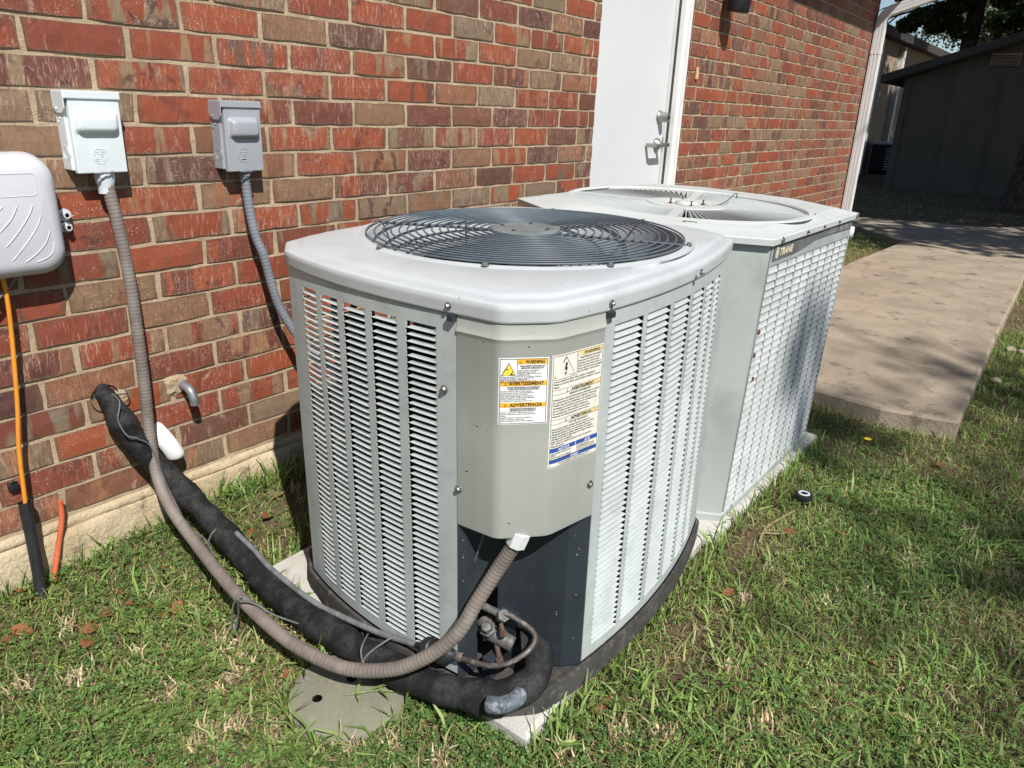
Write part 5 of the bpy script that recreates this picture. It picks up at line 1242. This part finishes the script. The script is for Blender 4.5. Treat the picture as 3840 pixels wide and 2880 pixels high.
T('tall double tree rising behind the shed roof', (17.0, .68, -.1), [(17.0,.72,-.2,.18),(17.0,.76,1.5,.15),(17.0,.78,3.2,.135),(17.1,.7,5.0,.10)],
  [([(17.0,.5,1.8),(17.0,.34,2.6),(17.0,.28,3.4),(17.0,.1,4.8)], .085), ([(17.0,.77,2.9),(16.4,1.5,3.4),(15.6,2.1,3.5),(15.0,2.5,3.3)], .045), ([(17.0,.77,3.1),(16.6,1.3,3.0),(16.0,1.9,2.75),(15.6,2.2,2.55)], .03), ([(17,.77,3.3),(16.5,.2,4.0),(16,-.6,4.5)], .06)]+[([(16.9,.7+.1*k,3.2-.05*k),(16.5,1.0+.13*k,3.15-.1*(k%4)),(16.1,1.3+.14*k,2.9-.12*(k%3)),(15.8,1.45+.16*k,2.62-.1*(k%3))], .018) for k in range(7)]+[([(16.6,1.0+.12*k,3.4),(16.4,1.1+.13*k,3.0),(16.3,1.05+.14*k,2.62)], .011) for k in range(8)],
  [((16.4,1.35,3.25),.34),((16.0,1.75,3.15),.30),((15.7,2.1,3.3),.30),((16.6,1.0,3.0),.26),((16.8,1.15,2.72),.22),((16.3,1.55,2.75),.22),((16.9,.35,3.1),.28),((16.6,.1,3.3),.4),((16.7,.6,3.6),.6),((16.1,1.2,3.8),.6),((15.6,1.8,3.8),.5),((16.8,-.1,2.9),.4),((16.6,-.5,3.1),.5),((17.2,.1,2.7),.35)]+[((16.5,1.3,2.62),.2),((16.8,.95,2.56),.2),((16.5,.35,2.68),.25),((17.0,-.2,2.78),.3),((16.2,1.7,2.62),.2),((16.9,1.35,2.9),.25)]+blobs_in((16.2, -1.4, 5.4), 2.8, 13, .9, 22), 26000, .075, 32)
T('leafy tree casting shade from beyond the lawn to the right', (7.5, -8.0, -.15), [(7.5,-8.0,-.2,.30),(7.5,-8.0,2.0,.22),(7.3,-7.6,4.0,.15)],
  [([(7.4,-7.8,3.0),(6.8,-6.8,4.6),(6.4,-5.6,5.6)], .09), ([(7.4,-7.8,3.2),(8.4,-6.8,5.0),(9.4,-5.8,6.0)], .09)],
  blobs_in((8.4, -5.9, 6.2), 3.3, 36, .8, 23), 12000, .19, 33)
T('lightly leafed tree shading the lawn from the camera side', (-1.0, -11.0, -.15), [(-1.0,-11.0,-.2,.26),(-1.0,-10.9,3.4,.19),(-1.1,-10.4,6.4,.13)],
  [([(-1.0,-10.7,5.0),(-1.6,-9.9,7.4),(-2.2,-9.2,8.6)], .07), ([(-1.0,-10.6,5.2),(.2,-10.0,7.6),(1.4,-9.7,8.8)], .07)],
  [((-1.35,-7.98,9.0), .34), ((-1.05,-8.15,9.1), .3)]+blobs_in((-1.0, -9.15, 9.0), 1.7, 14, .7, 24, .3, .34)+blobs_in((2.2, -9.8, 9.0), 2.2, 12, .8, 27, .3, .35), 3000, .12, 34)
T('broad tree shading the yard far behind the shed', (19, -5, -.1), [(19,-5,-.2,.35),(19,-5,2.4,.25),(18.6,-4.4,4.4,.16)],
  [([(18.8,-4.8,3.0),(17,-4.2,4.8),(15.5,-4,5.6)], .10), ([(18.8,-4.6,3.2),(19.5,-3,5),(20,-1.5,5.8)], .10)],
  blobs_in((16.5, -4.6, 6.0), 4.6, 48, 1.1, 25), 24000, .26, 35)
T('distant sunlit tree showing between the dark trunks over the shed', (26, -.2, -.1), [(26,-.2,-.2,.2),(26,-.2,1.8,.15),(26,-.2,3.4,.09)],
  [([(26,-.2,2.6),(25.5,.4,3.4),(25.2,.9,4.0)], .05)], blobs_in((25.5, .1, 3.9), 2.0, 26, .55, 28, .7), 9000, .11, 37, cols=[(.09,.12,.03),(.12,.15,.04),(.16,.18,.055)])
T('distant green tree filling the gap above the beige building', (27, 1.2, -.1), [(27,1.2,-.2,.22),(27,1.2,1.5,.16),(27,1.2,3.2,.10)],
  [([(27,1.2,2.4),(26.4,1.8,3.2),(26,2.3,3.8)], .05)], [((26.5, 2.6, 3.35), .55), ((26.5, 1.9, 3.3), .55), ((26.6, 3.3, 3.5), .5), ((26.4, 2.2, 3.8), .6), ((26.5, 3.0, 3.9), .5)]+blobs_in((27, .9, 3.6), 1.7, 20, .55, 26, .8), 9000, .10, 36, cols=[(.08,.11,.03),(.11,.14,.04),(.14,.16,.05)])

# ------------------------------------------------------------------ lawn: blades, dry straw, clover, weeds, leaves
def vnoise(x, y, sc_, seed):
    rg = np.random.default_rng(seed); G = rg.random((64, 64)); fx, fy = x*sc_, y*sc_
    ix, iy = np.floor(fx).astype(int), np.floor(fy).astype(int); tx, ty = fx-ix, fy-iy; tx = tx*tx*(3-2*tx); ty = ty*ty*(3-2*ty)
    g = lambda a, b: G[a % 64, b % 64]
    return (g(ix, iy)*(1-tx)+g(ix+1, iy)*tx)*(1-ty)+(g(ix, iy+1)*(1-tx)+g(ix+1, iy+1)*tx)*ty
def inpoly(x, y, poly):
    r = np.zeros(len(x), bool); n = len(poly)
    for i in range(n):
        (x1, y1), (x2, y2) = poly[i], poly[(i+1) % n]
        c = ((y1 > y) != (y2 > y)) & (x < (x2-x1)*(y-y1)/((y2-y1) or 1e-9)+x1); r ^= c
    return r
def free(x, y, mg=0.0):
    ok = (y < -.022) | (x > 7.25)
    for poly in WALK: ok &= ~inpoly(x, y, poly)
    ok &= ~inpoly(x, y, inset(pad, -mg)); ok &= ~inpoly(x, y, inset(pad2, -mg))
    ok &= np.hypot(x-LC[0], y-LC[1]) > .113
    ok &= ~((x > 13.9) & (y < 1.4)); ok &= ~((x > 15.2) & (y > 2.2))
    return ok
STUB0 = [(.497,-.217),(.67,-.557),(.663,-.601),(.676,-.518),(.558,-.733),(.509,-.709),(.524,-.567),(.62,-.64),(.60,-.80),(.66,-.93),(.72,-.98),(.90,-1.24),(1.0,-1.29),(1.05,-1.36),(1.3,-1.38),(.43,-.40),(.36,-.33),(.80,-.62),(1.2,-1.5),(.75,-1.08),(1.55,-1.32),(2.0,-1.6),(2.3,-1.7)]
def bare(x, y):
    """0 lush ... 1 bare soil"""
    b = np.clip((vnoise(x, y, 3.2, 5)-.54)*2.6, 0, 1)*np.where(x < 1.25, .78, .5)
    b = np.maximum(b, np.exp(-((x-1.30)/.20)**2-((y+1.30)/.09)**2)*.95)
    b = np.maximum(b, np.exp(-((x-1.82)/.14)**2-((y+1.22)/.10)**2)*1.0)
    b = np.maximum(b, np.exp(-((x-1.30)/.45)**2-((y+.20)/.20)**2)*.75)
    b = np.maximum(b, np.exp(-((x-.70)/.06)**2-((y+.52)/.07)**2)*.95)
    b = np.maximum(b, np.exp(-((x-2.25)/.5)**2-((y+1.20)/.06)**2)*.6)
    for q in STUB0: b = np.maximum(b, .85*np.exp(-((x-q[0])**2+(y-q[1])**2)/.032**2))
    b = np.maximum(b, .97*(x > 8.8))  # far grass thinned out so brown soil stands in for the deep shade
    return b
def scatter(zones, seed, keep):
    rg = np.random.default_rng(seed); X, Y, D = [], [], []
    for d0, d1, dens in zones:
        x0, x1 = (-.5, min(d1, 14.0)); y0, y1 = (-2.7, 2.2 if d1 > 8 else 0.0)
        n = int((x1-x0)*(y1-y0)*dens); x = rg.uniform(x0, x1, n); y = rg.uniform(y0, y1, n); d = np.hypot(x, y+1.76)
        k = (d >= d0) & (d < d1) & free(x, y); x, y, d = x[k], y[k], d[k]; k = keep(x, y, rg); X.append(x[k]); Y.append(y[k]); D.append(d[k])
    return np.concatenate(X), np.concatenate(Y), np.concatenate(D), rg
def blades(name, label, zones, seed, keep, L, W, lean, colf, grow):
    x, y, d, rg = scatter(zones, seed, keep); n = len(x); z = hfun(x, y)-.003
    f = 1+grow*np.clip(d-2.0, 0, 12)
    l = (L[0]+(L[1]-L[0])*rg.random(n)**1.6)*(1+.04*np.clip(d-2, 0, 8)); w = (W[0]+(W[1]-W[0])*rg.random(n))*f
    az = rg.uniform(0, 2*np.pi, n); le = lean[0]+(lean[1]-lean[0])*rg.random(n)         # lean from upright, radians
    dx, dy = np.cos(az), np.sin(az); sx, sy = -dy, dx
    P0 = np.stack([x, y, z], 1)
    e1 = np.stack([dx*np.sin(le*.55), dy*np.sin(le*.55), np.cos(le*.55)], 1); e2 = np.stack([dx*np.sin(np.minimum(le*1.35, 1.75)), dy*np.sin(np.minimum(le*1.35, 1.75)), np.cos(np.minimum(le*1.35, 1.75))], 1)
    S = np.stack([sx, sy, np.zeros(n)], 1)+np.stack([np.zeros(n), np.zeros(n), rg.uniform(-.5, .5, n)], 1)
    P1 = P0+e1*(l*.5)[:, None]; P2 = P1+e2*(l*.5)[:, None]; P2[:, 2] = np.maximum(P2[:, 2], z+.004)
    w_ = w[:, None]*.5
    V = np.stack([P0-S*w_*.75, P0+S*w_*.75, P1+S*w_, P1-S*w_, P2+S*w_*.18, P2-S*w_*.18], 1).reshape(-1, 3)
    b = (np.arange(n)*6)[:, None]; F = np.concatenate([b+np.array([0, 1, 2, 3]), b+np.array([3, 2, 4, 5])], 1).reshape(-1, 4)
    co = np.repeat(colf(x, y, rg), 6, 0)
    me = bpy.data.meshes.new(name); me.vertices.add(len(V)); me.vertices.foreach_set('co', V.astype(np.float32).ravel())
    me.loops.add(F.size); me.loops.foreach_set('vertex_index', F.astype(np.int32).ravel()); me.polygons.add(len(F)); me.polygons.foreach_set('loop_start', np.arange(0, F.size, 4, dtype=np.int32))
    me.update(calc_edges=True); me.materials.append(M_GRASS)
    ca = me.color_attributes.new('Col', 'FLOAT_COLOR', 'POINT'); ca.data.foreach_set('color', np.c_[co, np.ones(len(co))].astype(np.float32).ravel())
    return tag(link(name, me), label, kind='stuff')
def pal(cols):
    c = np.array(cols)
    def f(x, y, rg):
        k = rg.integers(0, len(c), len(x)); v = c[k]*(.65+.7*rg.random((len(x), 1))); t = vnoise(x, y, 2.2, 9)[:, None]
        return v*(.8+.4*t)*np.array([1.0+.0, 1.0, 1.0])+np.array([.02, .008, .0])*t
    return f
GREEN = pal([(.220, .315, .075), (.165, .265, .058), (.280, .355, .102), (.335, .365, .150), (.132, .220, .050)])
BROAD = pal([(.175, .290, .070), (.230, .340, .095), (.135, .240, .055), (.290, .360, .130)])
STRAW = pal([(.46, .36, .20), (.56, .46, .28), (.38, .28, .15), (.50, .43, .25), (.30, .21, .11)])
def k_green(x, y, rg): return rg.random(len(x)) > bare(x, y)*.96
def k_broad(x, y, rg): return rg.random(len(x)) < np.clip((vnoise(x, y, 4.5, 14)-.42)*3, .12, 1)*(1-bare(x, y)*.85)
def k_straw(x, y, rg): return rg.random(len(x)) < np.clip((vnoise(x, y, 3.6, 17)-.25)*2.4, .15, 1)*(1-.2*bare(x, y))
blades('grass', 'fine short green lawn grass', [(0, 1.4, 26000), (1.4, 2.6, 22000), (2.6, 5, 10500), (5, 15, 2000)], 41, k_green, (.016, .050), (.0014, .0030), (.45, 1.50), GREEN, .22)
blades('coarse_grass', 'coarse broad bladed grass lying in tufts', [(0, 1.4, 5200), (1.4, 2.6, 2600), (2.6, 5, 800)], 42, k_broad, (.026, .088), (.0030, .0064), (.6, 1.50), BROAD, .12)
blades('dry_grass', 'dry straw coloured grass scattered over the lawn', [(0, 1.4, 11000), (1.4, 2.6, 6200), (2.6, 5, 2200), (5, 12, 400)], 43, k_straw, (.014, .055), (.0010, .0026), (.9, 1.50), STRAW, .2)
# clover: three round leaflets each
def leaflets(name, label, zones, seed, keep, r, h, cols, per):
    x, y, d, rg = scatter(zones, seed, keep); n = len(x); z = hfun(x, y); hh = h[0]+(h[1]-h[0])*rg.random(n); Vs, Cs = [], []
    rr = (r[0]+(r[1]-r[0])*rg.random(n))*(1+.12*np.clip(d-2, 0, 6)); a0 = rg.uniform(0, 6.28, n); c = cols(x, y, rg)
    for k in range(per):
        a = a0+2*np.pi*k/per; ca, sa = np.cos(a), np.sin(a); t = rg.uniform(-.35, .45, n)
        O = np.stack([x, y, z+hh], 1); D_ = np.stack([ca, sa, t], 1); S = np.stack([-sa, ca, rg.uniform(-.4, .4, n)], 1)
        q = lambda f, g: O+D_*(rr*f)[:, None]+S*(rr*g)[:, None]
        for sg in (1, -1): Vs.append(np.stack([q(.12, 0), q(.85, .70*sg), q(1.62, .52*sg), q(1.80, 0)], 1)); Cs.append(c)
    V = np.stack(Vs, 1).reshape(-1, 3); co = np.repeat(np.stack(Cs, 1).reshape(-1, 3), 4, 0)
    return tag(quads_object(name, V, co, M_GRASS), label, kind='stuff')
CLO = pal([(.100, .205, .060), (.130, .245, .068), (.080, .175, .052), (.175, .285, .085)])
def k_clo(x, y, rg): return rg.random(len(x)) < np.clip((vnoise(x, y, 2.6, 23)-.40)*3.2, .02, 1)*(1-bare(x, y)*.8)
leaflets('clover', 'low clover growing in patches through the lawn', [(0, 1.4, 9500), (1.4, 2.6, 6500), (2.6, 5, 1500)], 44, k_clo, (.0024, .0046), (.008, .028), CLO, 3)
WEED = pal([(.14, .22, .06), (.17, .25, .075), (.12, .18, .05)])
def k_weed(x, y, rg): return rg.random(len(x)) < np.maximum(np.clip((vnoise(x, y, 5.2, 29)-.72)*5, 0, 1)*(x < 1.0), np.exp(-((x-.60)/.10)**2-((y+.33)/.10)**2)*.9)*(1-bare(x, y)*.5)
leaflets('broadleaf_weed', 'small pointed broadleaf weeds among the grass', [(0, 1.4, 1900), (1.4, 2.6, 700)], 45, k_weed, (.0040, .0078), (.010, .030), WEED, 4)
# upright grass and weeds against the foundation and pads
def edge_tufts():
    rg = np.random.default_rng(77); X, Y = [], []
    for (xa, ya), (xb, yb2), n in (((.42, -.03), (1.15, -.035), 230), ((.80, -.30), (.86, -.55), 60), ((1.0, -.06), (1.55, -.12), 260), ((.84, -1.20), (1.0, -1.215), 60), ((1.1, -1.20), (1.75, -1.175), 150), ((1.72, -1.18), (2.66, -1.19), 160), ((.86, -.36), (1.2, -.34), 80)):
        t = rg.random(n); X.append(xa+(xb-xa)*t+rg.normal(0, .012, n)); Y.append(np.minimum(ya+(yb2-ya)*t+rg.normal(0, .012, n), -.025))
    a = np.arange(len(LIDT)); X.append(np.array([q[0] for q in LIDT])); Y.append(np.array([q[1] for q in LIDT]))
    return np.concatenate(X), np.concatenate(Y)
LIDT = []
for k in range(150):
    a = random.uniform(0, 6.28); r = random.uniform(.108, .125); LIDT.append((LC[0]+r*math.cos(a), LC[1]+r*math.sin(a)))
_sc = scatter
def scatter(zones, seed, keep):
    if zones == 'edge':
        x, y = edge_tufts(); k = free(x, y); x, y = x[k], y[k]; return x, y, np.hypot(x, y+1.76), np.random.default_rng(seed)
    return _sc(zones, seed, keep)
blades('edge_grass', 'longer grass blades standing along the foundation and pads', 'edge', 46, None, (.035, .10), (.0028, .0062), (.15, 1.05), BROAD, .1)
# pale dead grass stubs
stub_pal = pal([(.62, .50, .32), (.55, .42, .25), (.68, .58, .40)])
STUB = list(STUB0)
for k in range(55): STUB.append((random.uniform(.3, 2.4), random.uniform(-1.9, -.12)))
_sc2 = scatter
def scatter(zones, seed, keep):
    if zones == 'stub':
        rg = np.random.default_rng(seed); P_ = np.array(STUB)[np.where(rg.random(1800) < .55, rg.integers(0, 23, 1800), rg.integers(0, len(STUB), 1800))]+rg.normal(0, .014, (1800, 2)); k = free(P_[:, 0], P_[:, 1]); P_ = P_[k]
        return P_[:, 0], P_[:, 1], np.hypot(P_[:, 0], P_[:, 1]+1.76), rg
    return _sc2(zones, seed, keep)
blades('dead_grass_tuft', 'pale dead grass stubs in little tufts', 'stub', 47, None, (.018, .050), (.0022, .0050), (.15, 1.10), stub_pal, .1)

# fallen brown leaves
LEAF = [(.616,-.194,.040),(.492,-.311,.058),(.423,-.163,.050),(.643,-.347,.040),(.668,-.342,.045),(.481,-.040,.050),(.518,-.267,.042),(.732,-.187,.035),(.396,-.178,.036),(.616,-.253,.034),(.475,-.075,.045),(.78,-.42,.03),(.758,-.465,.026),
        (.56,-.245,.045),(.64,-.30,.03),(1.02,-.19,.055),(1.10,-.14,.05),(.95,-.22,.04),(1.2,-.20,.05),(.70,-.70,.026),(.60,-.69,.024),(1.92,-1.30,.045),(1.55,-1.28,.04),(2.02,-1.42,.035),(1.02,-1.225,.035),(1.05,-1.24,.04),(1.5,-1.62,.04),(2.7,-1.55,.05),(1.25,-1.42,.03),(.45,-.52,.03),(.98,-1.42,.03)]
lv = [leaf_mesh(1.0, .62, .12, 50+i, True) for i in range(5)]; lme = [q.mesh('fallen_leaf', M_DEADLEAF) for q in lv]
for i, (x, y, L) in enumerate(LEAF):
    o = link('fallen_leaf', lme[i % 5]); o.scale = (L, L*random.uniform(.7, 1.0), L); o.location = (x, y, float(hfun(np.array([x]), np.array([y]))[0])+.012); o.rotation_euler = (random.uniform(-.4, .4), random.uniform(-.4, .4), random.uniform(0, 6.28))
    
    if y > -.27 and x > .85: lb = 'dry brown leaf on the soil between the nearer unit and the wall'
    elif x > 1.8: lb = 'dry brown leaf in the lawn beside the farther unit'
    elif y < -1.15: lb = 'dry brown leaf in the lawn along the pad of the nearer unit'
    elif x > .69: lb = 'small dry brown leaf under the hanging conduit'
    elif L > .055: lb = 'largest dry brown leaf, lying flat in the left foreground grass'
    elif y > -.09: lb = 'dry brown leaf at the foot of the black tube by the foundation'
    else: lb = 'dry brown leaf in the grass left of the sagging conduit'
    tag(o, lb, 'leaf', 'dry leaves on the lawn')
# a plucked runner of grass across the lid, twigs, stones
m = MB(); m.tube(crom([(.728,-.845,-.126),(.760,-.872,-.124),(.786,-.90,-.124),(.81,-.935,-.13)], 4), .0016, 6)
def blade3(c, d, l, w_):
    c, d = Vector(c), Vector(d).normalized(); s_ = d.cross(Vector((0, 0, 1))).normalized(); m.add([c-s_*w_*.4, c+s_*w_*.4, c+d*l*.5+s_*w_*.5+Vector((0, 0, .004)), c+d*l*.5-s_*w_*.5+Vector((0, 0, .004)), c+d*l], [(0, 1, 2, 3), (3, 2, 4)])
for c, d, l in (((.745,-.858,-.124),(.9,.5,.25),.05),((.745,-.858,-.124),(-.5,-.8,.15),.035),((.775,-.888,-.122),(1,.1,.2),.05),((.775,-.888,-.122),(-.2,-1,.2),.045),((.76,-.872,-.122),(.8,-.6,.1),.055)): blade3(c, d, l, .006)
solo('grass_runner', m, mat('fresh_grass_runner', (.19, .25, .08), .5, var=.1, vs_=40), 'green grass runner lying across the round lid', 'grass', loc=(.76, -.87, -.13))
m = MB(); rr = random.Random(8)
for pts in ([(1.82,-1.255,-.142),(1.90,-1.245,-.136),(1.98,-1.26,-.134),(2.06,-1.275,-.138)], [(1.88,-1.25,-.14),(1.90,-1.285,-.138),(1.93,-1.30,-.138)]): m.tube(crom(pts, 4), .0025, 6)
solo('twig', m, mat('pale_twig', (.36, .25, .15), .8, var=.15, vs_=40), 'thin forked dry twig on bare soil beside the farther unit', 'twig', loc=(1.9, -1.26, -.14))
for i, (x, y, r) in enumerate(((4.545,-1.59,.026),(3.897,-1.595,.022),(4.54,-1.64,.018))):
    bm = bmesh.new(); bmesh.ops.create_icosphere(bm, subdivisions=2, radius=r)
    for v in bm.verts: v.co = Vector((v.co.x*1.3, v.co.y, v.co.z*.6))*(1+.18*math.sin(v.co.x*90+i)*math.cos(v.co.y*80))
    me = bpy.data.meshes.new('stone'); bm.to_mesh(me); bm.free(); me.materials.append(M_WALK); o = link('stone', me); o.location = (x, y, -.142); tag(o, 'rough pale stone lying along the outer walkway edge', 'stone', 'stones by the walkway')
